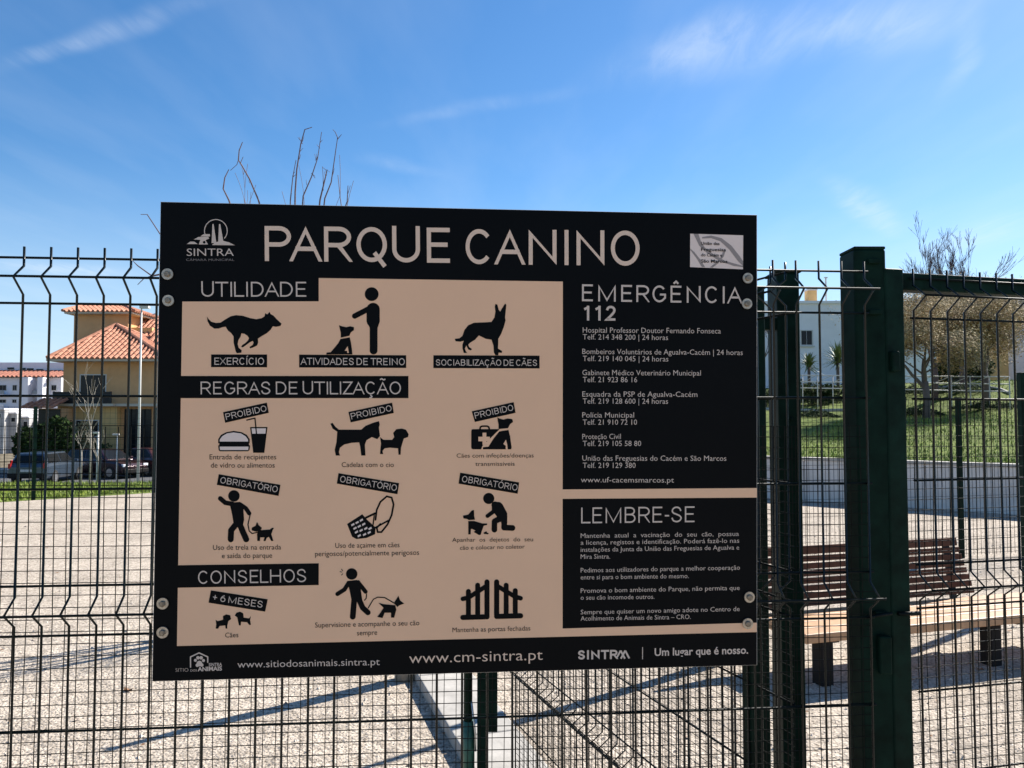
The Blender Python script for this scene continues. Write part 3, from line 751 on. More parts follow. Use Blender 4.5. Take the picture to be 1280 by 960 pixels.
ic.poly([(735, 505), (757, 468), (768, 510), (772, 551), (755, 551), (756, 520)], 1)
ic.poly([(700, 375), (780, 360), (780, 382), (700, 396)], 1)
ic.poly([(685,280),(700,290),(735,300),(770,290),(810,295),(817,320),(790,340),(775,372),(695,380),(695,340),(688,310)])
ic.done('sick_dog_pictogram')
text('Cães com infeções/doenças', (342, 620), (990, 618), 35, M_dark, z=Z6, bold=-.004)
text('transmissíveis', (500, 690), (830, 688), 35, M_dark, z=Z6, bold=-.004)

# third row
Z7 = (190, 580, 3.7647); Z8 = (520, 580, 6.7368)
slip(Z7, [(315, 48), (605, 98), (596, 150), (306, 98)], 'OBRIGATÓRIO', (321, 89), (590, 134), 30)
ic = Icon(Z7)
ic.circ(386, 150, 27); ic.line([(322, 162), (345, 182), (380, 188)], 11); ic.poly([(365, 182), (415, 178), (430, 205), (434, 262), (428, 292), (386, 290), (378, 240)])
ic.line([(415, 190), (442, 208), (458, 232)], 10); ic.line([(400, 278), (373, 312), (371, 354)], 14); ic.line([(412, 280), (428, 318), (444, 354)], 14)
ic.line([(462, 240), (452, 285), (458, 315), (472, 327), (500, 320)], 2.5)
ic.poly([(470,300),(488,290),(495,272),(503,288),(518,300),(510,315),(490,318),(470,312)])
ic.poly([(500,312),(555,308),(565,300),(575,300),(568,312),(562,330),(572,362),(562,362),(550,342),(540,348),(535,362),(525,362),(530,345),(510,345),(508,362),(496,362),(495,330)])
ic.done('dog_on_lead_pictogram')
text('Uso de trela na entrada', (288, 404), (608, 402), 24, M_dark, z=Z7, bold=-.004)
text('e saída do parque', (330, 443), (566, 441), 24, M_dark, z=Z7, bold=-.004)
slip(Z7, [(878, 43), (1163, 90), (1155, 142), (870, 92)], 'OBRIGATÓRIO', (884, 84), (1150, 127), 30)
ic = Icon(Z7)
ic.poly([(918, 282), (990, 236), (1012, 262), (1052, 298), (1050, 330), (1010, 348), (962, 353), (942, 342)])
for (x, y) in ((945, 285), (965, 275), (985, 264), (955, 302), (975, 293), (996, 283), (962, 320), (984, 312), (1006, 303), (975, 337), (1000, 331), (1022, 322), (1026, 303)):
    ic.poly([(x - 8, y), (x + 6, y - 8), (x + 9, y), (x - 5, y + 8)], 2)
ic.line([(1008, 252), (1050, 232)], 5); ic.line([(1050, 300), (1112, 266)], 4); ic.line([(1046, 240), (1040, 290)], 3)
ic.line([(1052, 262), (1058, 215), (1075, 178), (1105, 152), (1128, 158), (1137, 190), (1128, 240), (1108, 285), (1080, 320), (1062, 320), (1058, 300), (1075, 282)], 4.2)
ic.done('muzzle_pictogram')
text('Uso de açaime em cães', (863, 395), (1165, 391), 24, M_dark, z=Z7, bold=-.004)
text('perigosos/potencialmente perigosos', (768, 434), (1257, 427), 24, M_dark, z=Z7, bold=-.004)
slip(Z8, [(372, 73), (868, 155), (855, 250), (358, 165)], 'OBRIGATÓRIO', (384, 150), (850, 225), 54)
ic = Icon(Z8)
ic.circ(612, 290, 47); ic.line([(690, 365), (722, 425)], 46); ic.line([(665, 345), (690, 365)], 30); ic.poly([(640, 345), (735, 355), (768, 415), (768, 500), (715, 500), (700, 470), (650, 400)])
ic.line([(745, 440), (742, 535), (812, 538)], 24); ic.line([(705, 460), (662, 482), (660, 552)], 24); ic.line([(655, 360), (655, 398), (602, 437)], 17)
ic.poly([(684, 500), (716, 486), (716, 560), (684, 560)], 1)
ic.poly([(395,435),(440,425),(470,390),(488,388),(490,440),(497,468),(445,472),(430,462),(400,458)])
ic.poly([(440,480),(490,480),(560,500),(598,500),(600,512),(570,520),(555,560),(545,595),(530,598),(485,572),(500,560),(470,545),(462,550),(460,592),(440,592)])
ic.circ(582, 581, 13, ry=9); ic.circ(600, 585, 11, ry=7); ic.circ(590, 573, 8, ry=6)
ic.done('picking_up_pictogram')
text('Apanhar  os  dejetos  do  seu', (305, 655), (985, 650), 35, M_dark, z=Z8, bold=-.004)
text('cão e colocar no coletor', (370, 722), (915, 711), 35, M_dark, z=Z8, bold=-.004)

# fourth row
Z9 = (190, 690, 3.7647); Z0 = (380, 700, 3.8788)
heading('CONSELHOS', (218, 150), (727, 141), 62, .10, z=Z9)
slip(Z9, [(278, 180), (545, 222), (533, 280), (267, 238)], '+ 6 MESES', (284, 226), (520, 262), 32)
ic = Icon(Z9)
ic.poly([(300,318),(310,325),(335,318),(335,300),(350,293),(368,297),(373,315),(360,325),(355,345),(355,360),(347,360),(345,345),(318,348),(312,360),(300,360),(303,340)])
ic.poly([(466,300),(458,312),(432,308),(430,288),(415,280),(398,285),(390,298),(402,308),(405,325),(410,345),(418,345),(420,328),(448,330),(458,343),(466,342),(462,320)])
ic.done('two_puppies_pictogram')
text('Cães', (345, 402), (407, 400), 23, M_dark, z=Z9, bold=-.004)
ic = Icon(Z9)
ic.circ(940, 103, 27); ic.poly([(918, 136), (965, 131), (982, 170), (990, 228), (940, 232), (930, 180)]); ic.line([(925, 146), (906, 176), (873, 197)], 10)
ic.line([(970, 142), (1005, 186)], 10); ic.line([(952, 222), (945, 304)], 13.5); ic.line([(972, 218), (992, 262), (1016, 284)], 13)
ic.line([(1010, 198), (1008, 218), (1000, 226)], 2.5); ic.line([(1018, 262), (1042, 222), (1062, 212), (1095, 214), (1140, 240)], 2.5)
ic.line([(885, 92), (894, 94)], 1.6); ic.line([(892, 80), (898, 88)], 1.6); ic.line([(892, 108), (898, 102)], 1.6)
ic.poly([(1065,238),(1090,245),(1145,250),(1150,270),(1140,308),(1125,308),(1125,285),(1095,285),(1085,310),(1060,305),(1075,285),(1090,262)])
ic.poly([(1138,240),(1160,205),(1168,228),(1187,242),(1165,250),(1155,258)])
ic.done('accompanied_dog_pictogram')
text('Supervisione e acompanhe o seu cão', (768, 355), (1258, 344), 24, M_dark, z=Z9, bold=-.004)
text('sempre', (965, 392), (1060, 389), 24, M_dark, z=Z9, bold=-.004)
ic = Icon(Z0)
ic.line([(770, 278), (887, 275), (887, 106)], 12.5); ic.line([(842, 122), (842, 272)], 12); ic.line([(797, 152), (797, 274)], 12); ic.line([(770, 188), (797, 182), (887, 124)], 11)
ic.line([(1050, 270), (934, 273), (934, 106)], 12.5); ic.line([(980, 122), (980, 270)], 12); ic.line([(1024, 148), (1024, 268)], 12); ic.line([(934, 124), (1024, 178), (1050, 185)], 11)
ic.done('gate_pictogram')
text('Mantenha as portas fechadas', (720, 350), (1097, 341), 23, M_dark, z=Z0, bold=-.004)

# footer
ic = Icon(Z9)
ic.line([(182, 541), (182, 493), (222, 474), (263, 493), (263, 518)], 2.8, 3)
for (x, y, r) in ((205, 509, 7), (217, 497, 8), (232, 497, 8), (243, 510, 7), (224, 524, 13)): ic.circ(x, y, r, 3)
ic.circ(214, 532, 8, 3); ic.circ(235, 531, 8, 3)
ic.done('paw_in_house_emblem')
text('SITIO', (112, 563), (172, 562), 17, z=Z9, bold=-.02); text('DOS', (182, 562), (212, 561), 10, z=Z9, bold=-.005)
text('ANIMAIS', (216, 560), (330, 556), 19, z=Z9, bold=.03); text('SINTRA', (268, 537), (330, 535), 15, z=Z9, bold=.015)
text('www.sitiodosanimais.sintra.pt', (403, 544), (1072, 531), 33, z=Z9, bold=-.004)
text('www.cm-sintra.pt', (510, 500), (1157, 483), 52, M_title, z=Z0, bold=-.006)
ZN = (500, 780, 2.7826)
heading('SINTR', (618, 123), (756, 121), 32, .20, z=ZN)
ic = Icon(ZN); ic.line([(752, 120), (767, 92), (782, 120)], 3, 3, round=False); ic.line([(768, 120), (783, 92), (797, 119)], 3, 3, round=False)
ic.poly([(842, 80), (844.5, 80), (844.5, 122), (842, 122)], 3); ic.done('footer_emblem')
text('Um lugar que é nosso.', (885, 110), (1210, 102), 26, z=ZN, bold=.018)

# right panel
ZI = (700, 340, 5.12); ZJ = (700, 470, 5.12); ZK = (700, 610, 5.052)
heading('EMERGÊNCIA', (140, 187), (1163, 203), 108, .115, z=ZI, gap=.34)
heading('112', (147, 311), (358, 312), 95, .16, z=ZI, gap=.5)
for z_, rows, cap in (
    (ZI, (('Hospital Professor Doutor Fernando Fonseca', 145, 388, 1028, 394), ('Telf. 214 348 200 | 24 horas', 145, 432, 690, 436),
          ('Bombeiros Voluntários de Agualva-Cacém | 24 horas', 142, 525, 1168, 532), ('Telf. 219 140 045 | 24 horas', 145, 570, 692, 573),
          ('Gabinete Médico Veterinário Municipal', 142, 660, 900, 663), ('Telf. 21 923 86 16', 145, 705, 493, 706)), 34),
    (ZJ, (('Esquadra da PSP de Agualva-Cacém', 142, 132, 878, 134), ('Telf. 219 128 600 | 24 horas', 145, 177, 690, 178),
          ('Polícia Municipal', 142, 266, 473, 266), ('Telf. 21 910 72 10', 145, 312, 492, 312), ('Proteção Civil', 142, 404, 388, 403),
          ('Telf. 219 105 58 80', 145, 448, 518, 448), ('União das Freguesias do Cacém e São Marcos', 142, 542, 1063, 543),
          ('Telf. 219 129 380', 145, 588, 483, 588), ('www.uf-cacemsmarcos.pt', 133, 680, 728, 682)), 34),
    (ZK, (('Mantenha  atual  a  vacinação  do  seu  cão,  possua', 130, 315, 1128, 302), ('a licença, registos e identificação. Poderá fazê-lo nas', 130, 358, 1130, 345),
          ('instalações da Junta da União das Freguesias de Agualva e', 130, 403, 1130, 388), ('Mira Sintra.', 130, 447, 315, 445),
          ('Pedimos aos utilizadores do parque a melhor cooperação', 130, 533, 1135, 515), ('entre si para o bom ambiente do mesmo.', 130, 577, 812, 568),
          ('Promova o bom ambiente do Parque, não permita que', 130, 662, 1133, 643), ('o seu cão incomode outros.', 130, 705, 595, 699),
          ('Sempre que quiser um novo amigo adote no Centro de', 130, 797, 1133, 776), ('Acolhimento de Animais de Sintra – CRO.', 130, 837, 825, 826)), 29)):
    for (s_, x0, y0, x1, y1) in rows: text(s_, (x0, y0), (x1, y1), cap, z=z_, res=2, bold=-.004)
heading('LEMBRE-SE', (133, 223), (848, 215), 100, .095, z=ZK)

# bolts with washers
def bolts():
    for (px, py) in ((210, 343), (211, 376), (204, 754), (204, 790), (934, 348), (933, 380), (936, 746), (934, 779)):
        c = SI @ S(px, py, .0028); w = MB(); w.tube([c - nrm * .0, c + nrm * .0022], [.0122, .0118], 24)
        wo = w.build('washer', M_steel, sign, smooth=False)
        h = MB(); c2 = c + nrm * .0022; h.tube([c2, c2 + nrm * .0035, c2 + nrm * .005], [.0066, .0066, .0050], 6 if px < 500 else 14)
        bo = h.build('bolt_head', M_bolt, wo)
bolts()

# ------------------------------------------------------------------ bench
def bench():
    o = G(1008, 806, .30); th = R(17.2); t = thing('park_bench', 'long low wooden bench with dark slatted back behind the gate posts', 'bench', (o.x, o.y, 0), th)
    # local x along, y away from the camera
    for k in range(4):
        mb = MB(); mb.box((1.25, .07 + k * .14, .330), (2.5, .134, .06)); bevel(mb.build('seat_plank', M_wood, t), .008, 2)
    z = .79
    for k in range(8):
        h = .060 if k == 0 else .040; z -= h / 2; yy = .60 + (z - .47) * .16
        Ls = 1.88 + .014 * k
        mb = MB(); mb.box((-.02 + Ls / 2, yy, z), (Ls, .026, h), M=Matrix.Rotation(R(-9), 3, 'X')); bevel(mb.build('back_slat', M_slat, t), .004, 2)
        z -= h / 2 + .0105
    for x in (.25, 1.78):
        mb = MB(); mb.box((x, .634, .55), (.06, .014, .46), M=Matrix.Rotation(R(-9), 3, 'X')); mb.build('back_bracket', M_iron, t)
        mb = MB(); mb.box((x, .32, .290), (.06, .56, .016)); mb.build('seat_bearer', M_iron, t)
    for x in (.22, 1.61, 2.3):
        mb = MB(); mb.box((x, .13, .13), (.090, .10, .30)); bevel(mb.build('leg', M_plast, t), .006)
bench()

# ------------------------------------------------------------------ trees
def branch(mb, p, d, L_, r, depth, rr, spread=.5, up=.25, kids=(2, 4), shrink=.68, minr=.002, seg=4, buds=None, n=5):
    pts = [p.copy()]; rs = [r]; q = p.copy(); dd = d.normalized()
    for i in range(seg):
        dd = (dd + Vector((rr.uniform(-1, 1), rr.uniform(-1, 1), rr.uniform(-.4, 1) * up * 2)) * .13).normalized()
        q = q + dd * (L_ / seg); pts.append(q.copy()); rs.append(max(minr, r * (1 - .55 * (i + 1) / seg)))
    mb.tube(pts, rs, n if r > .012 else 3, cap=False)
    if buds is not None and depth <= 1:
        for i in range(rr.randint(*buds[1])):
            buds[0].append((pts[rr.randint(1, seg)] + Vector((rr.gauss(0, .5), rr.gauss(0, .5), rr.gauss(0, .5))) * buds[2]))
    if depth <= 0: return
    for k in range(rr.randint(*kids)):
        i = rr.randint(max(1, seg // 2), seg); s = pts[i]
        nd = (dd + Vector((rr.uniform(-1, 1), rr.uniform(-1, 1), rr.uniform(-.3, 1) * up * 2)) * spread * 1.6).normalized()
        branch(mb, s, nd, L_ * shrink * rr.uniform(.75, 1.15), max(minr, rs[i] * .72), depth - 1, rr, spread, up, kids, shrink, minr, seg, buds, n)
def leafs(pts, size, m, name, parent, rr):
    mb = MB()
    for p in pts:
        a = Vector((rr.uniform(-1, 1), rr.uniform(-1, 1), rr.uniform(-1, 1))).normalized(); b = a.orthogonal().normalized(); s = size * rr.uniform(.6, 1.4)
        mb.add([p - a * s, p + b * s * .45, p + a * s, p - b * s * .45], [(0, 1, 2, 3)])
    o = mb.build(name, m, parent); o['kind'] = 'stuff'; return o
def tree(name, label, base, h, r, seed, spread=.5, up=.3, depth=4, kids=(2, 4), bark=M_bark, trunk=.35, budset=None, shrink=.68, cat='tree', minr=.002, group=None, lean=(0, 0)):
    rr = random.Random(seed); t = thing(name, label, cat, base, 0, group)
    mb = MB(); top = Vector((lean[0], lean[1], h * trunk))
    mb.tube([(0, 0, -.2), (r * .4, 0, h * trunk * .5), top], [r * 1.15, r, r * .85], 9); mb.build('trunk', bark, t, smooth=True)
    cb = MB(); buds = ([], budset[0], budset[1]) if budset else None
    for k in range(rr.randint(3, 5)):
        a = rr.random() * 6.28; d = Vector((math.cos(a) * spread, math.sin(a) * spread, 1))
        branch(cb, top - Vector((0, 0, rr.random() * h * trunk * .25)), d, h * (1 - trunk) * .46, r * .6, depth, rr, spread, up, kids, shrink, minr, 4, buds)
    cb.build('crown', bark if not budset else (budset[4] if len(budset) > 4 else bark), t, smooth=True)
    if budset and buds[0]: leafs(buds[0], budset[2], budset[3], 'buds', t, rr)
    return t
# young bare tree behind the sign, whose long twigs stand above it
def sapling():
    YS = 6.8; base = P(372, 524, YS); t = thing('bare_young_tree', 'young bare tree with long upright twigs rising above the sign', 'tree', (base.x, base.y, 0))
    mb = MB(); mb.tube([(0, 0, -.1), (.03, 0, .30), (0, .02, .48)], [.045, .040, .036], 10); mb.build('trunk', M_bark, t, smooth=True)
    rr = random.Random(4); off = Vector((base.x, base.y, 0))
    def at(px, py, y=YS): return P(px, py, y) - off
    cb = MB()
    def twig(pxs, r0, r1, y=YS, y2=None, m=0):
        pts = [at(px, py, y + (0 if y2 is None else (y2 - y) * i / (len(pxs) - 1))) for i, (px, py) in enumerate(pxs)]
        rs = [r0 + (r1 - r0) * i / (len(pts) - 1) for i in range(len(pts))]; cb.tube(pts, rs, 6, cap=False); return pts
    for k in range(7):
        a = k * .9; e = Vector((.16 * math.cos(a), .22 * math.sin(a), 1.75)); m_ = Vector((.14 * math.cos(a + .4), .16 * math.sin(a + .3), rr.uniform(.9, 1.2)))
        cb.tube([(0, .01, .42), m_ * .55 + Vector((0, 0, .3)), m_, e, e + Vector((.04 * math.cos(a), 0, .5))], [.026, .021, .018, .012, .005], 6, cap=False)
        for q_ in range(3): branch(cb, m_ + Vector((0, 0, rr.uniform(-.3, .5))), Vector((rr.uniform(-1, 1), rr.uniform(-1, 1), .7)), rr.uniform(.25, .5), .005, 1, rr, .5, .3, (1, 2), .6, .002, 3)
    top = [(372, 520)]
    twig(top + [(366, 400), (362, 300), (363, 250), (366, 222), (370, 200)], .010, .003)
    twig(top + [(372, 420), (368, 300), (369, 240), (371, 212), (376, 180), (381, 162), (390, 159)], .011, .0035)
    twig(top + [(380, 420), (375, 300), (379, 245), (389, 222), (397, 198), (402, 165)], .010, .003)
    twig([(380, 430), (398, 320), (406, 248), (414, 228), (418, 200), (422, 172)], .009, .0035); twig([(422, 172), (419, 165), (416, 162)], .004, .002); twig([(422, 174), (427, 168)], .004, .002)
    twig([(390, 350), (400, 250), (406, 225), (409, 212), (412, 215)], .010, .003, YS + .2); twig([(404, 238), (404, 222), (403, 208)], .004, .002, YS + .2)
    twig([(392, 360), (420, 290), (434, 252), (435, 232)], .010, .003, YS - .3); twig([(434, 245), (438, 232)], .003, .002, YS - .3)
    twig(top + [(360, 420), (345, 330), (323, 250), (312, 224), (303, 208), (298, 200), (299, 188), (303, 178)], .010, .003, YS, YS - .8)
    twig([(345, 330), (300, 290), (286, 250), (279, 236), (281, 222), (286, 212)], .009, .003, YS - .4, YS - .9)
    twig([(298, 200), (296, 206), (288, 213)], .003, .002, YS - .8); twig([(300, 205), (304, 196)], .003, .002, YS - .8)
    twig(top + [(330, 430), (260, 350), (205, 300), (184, 268), (176, 268)], .010, .003, YS, YS - .2)
    twig([(240, 335), (190, 345), (172, 332), (166, 326)], .010, .0025, YS - .1); twig([(190, 345), (180, 348), (172, 356)], .006, .0025, YS - .1)
    twig(top + [(420, 440), (480, 360), (520, 300)], .022, .004, YS, YS + .5); twig([(440, 420), (470, 420), (520, 390)], .012, .003, YS, YS + .5)
    for k in range(26):
        b = at(rr.uniform(300, 440), rr.uniform(290, 430), YS + rr.uniform(-.5, .5)); branch(cb, b, Vector((rr.uniform(-.5, .5), rr.uniform(-.5, .5), 1)), rr.uniform(.3, .55), .006, 1, rr, .35, .3, (1, 3), .6, .002, 3)
    for k in range(26):      # small side spurs above the sign
        px, py = rr.choice([(365, 225), (378, 175), (374, 195), (384, 235), (395, 205), (400, 180), (416, 220), (420, 190), (408, 220), (312, 224), (305, 212), (393, 215)])
        px += rr.uniform(-1, 1); py += rr.uniform(-8, 8); twig([(px, py), (px + rr.uniform(-5, 5), py - rr.uniform(3, 8))], .0028, .0015)
    cb.build('crown', M_twig, t, smooth=True)
sapling()
# two slim unseen stakes, put in beyond the sign to cast shadows on the gravel
def stake(label, x, y, h, r, lean):
    t = thing('shadow_stake', label, 'tree', (x, y, 0)); mb = MB()
    mb.tube([(0, 0, -.1), (lean * .3, 0, h * .35), (lean * .4, .02, h * .7), (lean, 0, h)], [r * 1.15, r, r * .8, r * .35], 10); mb.build('trunk', M_pbark, t, smooth=True)
    rr = random.Random(int(x * 10 + 50)); cb = MB()
    for k in range(5): branch(cb, Vector((lean, 0, h * .95)), Vector((rr.uniform(-.5, .5), rr.uniform(-.5, .5), 1)), .09, r * .2, 1, rr, .4, .3, (1, 2), .6, .002, 3)
    cb.build('crown', M_twig, t, smooth=True)
stake('slender unseen stake beside the kerb just behind the sign, added to cast the long tapering shadow', -.70, 5.30, 1.50, .062, .03)
stake('slender stake inside the enclosure hidden behind the sign, added to cast a shadow to the post', 1.38, 5.60, 2.3, .048, -.04)
# twiggy sapling in front of the yellow house
for i, (px, h, seed, lab) in enumerate(((101, 2.4, 3, 'left pale trunked sapling on the lawn in front of the yellow house'), (112, 4.0, 8, 'tallest pale sapling on the lawn before the house balcony'), (122, 1.9, 12, 'right thin sapling on the lawn before the house doorway'))):
    g = P(px, 600, 23.5 + i * .6); z = terrain(g.x, g.y)
    tree('pale_sapling', lab, (g.x, g.y, z), h, .024, seed, spread=.34, up=.35, depth=2, kids=(2, 3), bark=M_pbark, trunk=.45, shrink=.7, minr=.0045, group='pale saplings on the lawn')
# right side trees
def tz(x, y): return terrain(x, y)
def right_tree(px, y, h, r, seed, lab, name='bare_tree', **k):
    g = P(px, 500, y); return tree(name, lab, (g.x, g.y, tz(g.x, g.y)), h, r, seed, **k)
right_tree(1168, 31, 5.7, .12, 21, 'tall bare reddish tree whose crown rises above the gate, nearer the post', depth=5, kids=(2, 4), spread=.21, up=.42, trunk=.28, shrink=.69, minr=.005, bark=M_twig)
right_tree(1203, 32, 6.0, .12, 27, 'tall bare reddish tree above the middle of the gate', depth=5, kids=(2, 4), spread=.21, up=.42, trunk=.28, shrink=.69, minr=.005, bark=M_twig)
right_tree(1157, 26, 4.0, .11, 31, 'spreading tree with yellow brown buds directly right of the gate post', name='budding_tree', depth=5, kids=(3, 4), spread=.85, up=.06, trunk=.30, shrink=.74, minr=.005, budset=((20, 28), .42, .034, M_bud, M_bark))
right_tree(1232, 28, 4.2, .11, 35, 'spreading tree with yellow brown buds above the dark hedge', name='budding_tree', depth=5, kids=(3, 4), spread=.85, up=.06, trunk=.30, shrink=.74, minr=.005, budset=((20, 28), .42, .034, M_bud, M_bark))
right_tree(948, 40, 4.2, .07, 41, 'small bare tree beside the white house, just right of the sign', depth=4, spread=.5, trunk=.3, minr=.010, bark=M_twig)

def bush(label, px, y, w, h, d, n, seed, m=M_leaf, size=.09, name='shrub', z=None, cat='shrub'):
    g = P(px, 500, y); rr = random.Random(seed); zz = tz(g.x, g.y) if z is None else z
    t = thing(name, label, cat, (g.x, g.y, zz)); pts = []
    lobes = [(rr.uniform(-w * .35, w * .35), rr.uniform(-d * .3, d * .3), rr.uniform(h * .3, h * .68), rr.uniform(.25, .42)) for _ in range(9)]
    for i in range(n):
        lx, ly, lz, lr = rr.choice(lobes); v = Vector((rr.gauss(0, 1), rr.gauss(0, 1), rr.gauss(0, 1))).normalized() * (rr.random() ** .4)
        pts.append(Vector((lx + v.x * w * lr * .6, ly + v.y * d * lr, max(.03, lz + v.z * h * lr))))
    leafs(pts, size, m, 'foliage', t, rr)
    mb = MB()
    for k in range(5): mb.tube([(0, 0, -.1), (rr.uniform(-.2, .2) * w, rr.uniform(-.2, .2) * d, h * .6)], .02, 4)
    o = mb.build('stems', M_bark, t); o['kind'] = 'stuff'
    return t
bush('dark green shrub under the budding trees beyond the gate', 1212, 34, 2.3, 1.5, 1.2, 2600, 2)
bush('dark shrub at the left of the hedge, before the grey house front', 1190, 34.5, 1.5, 1.3, 1.2, 1500, 12)
bush('low dark hedge plant behind the railing between the posts', 1012, 34, 3.6, 1.0, 1.0, 2200, 5, size=.08)
bush('low dark hedge plant right of the sign behind the side fence', 960, 34, 2.4, 1.0, 1.0, 1500, 6, size=.08)
def yucca(label, px, py, y, s, seed):
    g = P(px, py, y); rr = random.Random(seed); b = tz(g.x, g.y); t = thing('yucca_plant', label, 'plant', (g.x, g.y, b), group='yuccas before the white house')
    hh = g.z - b; mb = MB(); mb.tube([(0, 0, -.1), (0, 0, hh)], .07, 8); mb.build('trunk', M_bark, t, smooth=True)
    lb = MB()
    for i in range(150):
        a = rr.random() * 6.28; e = rr.uniform(-.45, 1.4); d = Vector((math.cos(a) * math.cos(e), math.sin(a) * math.cos(e), math.sin(e))); sd = d.cross(Vector((0, 0, 1)))
        sd = (sd.normalized() if sd.length > .01 else Vector((1, 0, 0))) * .028; o_ = Vector((0, 0, hh - rr.random() * .35)); L_ = s * rr.uniform(.7, 1)
        lb.add([o_ - sd, o_ + sd, o_ + d * L_ * .6 + sd * .8, o_ + d * L_ - Vector((0, 0, .08)), o_ + d * L_ * .6 - sd * .8], [(0, 1, 2, 4), (4, 2, 3)])
    o = lb.build('leaves', M_yucca, t); o['kind'] = 'stuff'
yucca('yucca left of the big post, before the white house wall', 1011, 452, 36, .75, 1)
yucca('tall yucca partly behind the big square post', 1047, 446, 34, .95, 2)

# grass blades
def blades():
    mb = MB(); rr = random.Random(11)
    for i in range(42000):
        if i % 4 == 0:
            px = rr.uniform(-20, 200); y = rr.uniform(16, 26); x = (px - 640) / FPX * y
            if y < 16.6 + (px) * .0115 + .2: continue
        else:
            d = 26 * rr.random() ** 1.6 + .2; s = rr.uniform(2.5, 21); x = WA.x + wd.x * s + wn.x * d; y = WA.y + wd.y * s + wn.y * d
        z = terrain(x, y); h = rr.uniform(.03, .10) * (.6 + .8 * rr.random()); a = rr.random() * 6.28; w = rr.uniform(.008, .020)
        mb.add([(x - w * math.cos(a), y - w * math.sin(a), z - .01), (x + w * math.cos(a), y + w * math.sin(a), z - .01), (x + rr.uniform(-.04, .04), y + rr.uniform(-.04, .04), z + h)], [(0, 1, 2)])
    o = mb.build('grass_tufts', M_blade); o['kind'] = 'stuff'
blades()

# details on the bank
def T(px, py):
    d = ray(px, py); t = 12.0
    while t < 70:
        p = Vector((0, 0, EYE)) + d * t
        if p.z < terrain(p.x, p.y): return Vector((p.x, p.y, terrain(p.x, p.y)))
        t += .1
    return Vector((0, 0, EYE)) + d * 40
def bank():
    t = thing('path_kerb', 'curving white kerb along the top of the bank beyond the gate', 'kerb'); pts = [T(px, py) for px, py in ((1120, 492), (1160, 487), (1195, 484), (1225, 484), (1250, 488), (1262, 493))]
    mb = MB(); mb.tube([p + Vector((0, 0, .04)) for p in pts], .055, 6); mb.build('kerb_strip', M_conc, t)
    t = thing('stone_edging', 'pale stone edging crossing the bank between the square posts', 'kerb'); pts = [T(px, py) for px, py in ((940, 512), (985, 514), (1020, 515), (1060, 514), (1100, 517))]
    mb = MB(); mb.tube([p + Vector((0, 0, .03)) for p in pts], .08, 6); mb.build('kerb_strip', M_conc, t)
    for k, (px, py, w, h, lab) in enumerate(((1146, 493, 2.6, .5, 'low dark ground plant beside the gate post, under the curving kerb'), (1205, 492, 3.4, .45, 'long low dark plant just under the curving white kerb'),
            (1150, 519, 1.6, .35, 'low grey green mat of plants on the bank close to the gate post'), (1235, 511, 2.6, .32, 'low dark mat of plants in the middle of the bank'),
            (1022, 505, 3.6, .95, 'dense dark shrub between the two square posts'), (1018, 521, 1.6, .30, 'low mat of plants under the stone edging between the posts'), (950, 505, 2.6, .9, 'dense dark shrub just right of the sign edge'))):
        g = T(px, py); rr = random.Random(60 + k); b = thing('low_shrub', lab, 'shrub', g); pts = []
        for i in range(int(900 * w)):
            a = rr.random() * 6.28; q = rr.random() ** .6; pts.append(Vector((math.cos(a) * q * w / 2, math.sin(a) * q * .8, h * (1 - q * q) * rr.uniform(.15, 1) * (.7 + .3 * math.sin(5 * a)))))
        leafs(pts, .05, M_leaf, 'foliage', b, rr)
        mb = MB()
        for q in range(4): mb.tube([(0, 0, -.05), (rr.uniform(-.3, .3) * w, 0, h * .6)], .012, 4)
        o = mb.build('stems', M_bark, b); o['kind'] = 'stuff'
bank()
# railing on the bank
def railing():
    a = P(985, 476, 32); b = P(1262, 487, 27); d = (b - a); L_ = math.hypot(d.x, d.y); ang = math.atan2(d.y, d.x)
    t = thing('white_railing', 'low pale metal railing along the top of the green bank', 'railing', (a.x, a.y, 0), ang)
    za = EYE + (524 - 469) / FPX * 32; 
    for dz in (0, -.25, -.50):
        mb = MB(); mb.tube([(0, 0, za + dz), (L_, 0, EYE + (524 - 471) / FPX * 27 + dz)], .02, 8); mb.build('rail', M_frame, t, smooth=True)
    n = 14
    for k in range(n):
        s = L_ * k / (n - 1); x = a.x + d.x * k / (n - 1); y = a.y + d.y * k / (n - 1); g = terrain(x, y)
        ztop = za + (EYE + (524 - 471) / FPX * 27 - za) * k / (n - 1)
        mb = MB(); mb.tube([(s, 0, g - .1), (s, 0, ztop)], .022, 6); mb.build('baluster', M_frame, t, smooth=True)
        if k < n - 1:
            mb = MB(); mb.tube([(s, 0, ztop - .26), (s + L_ / (n - 1), 0, ztop - .01)], .012, 5); mb.build('brace', M_frame, t, smooth=True)
railing()

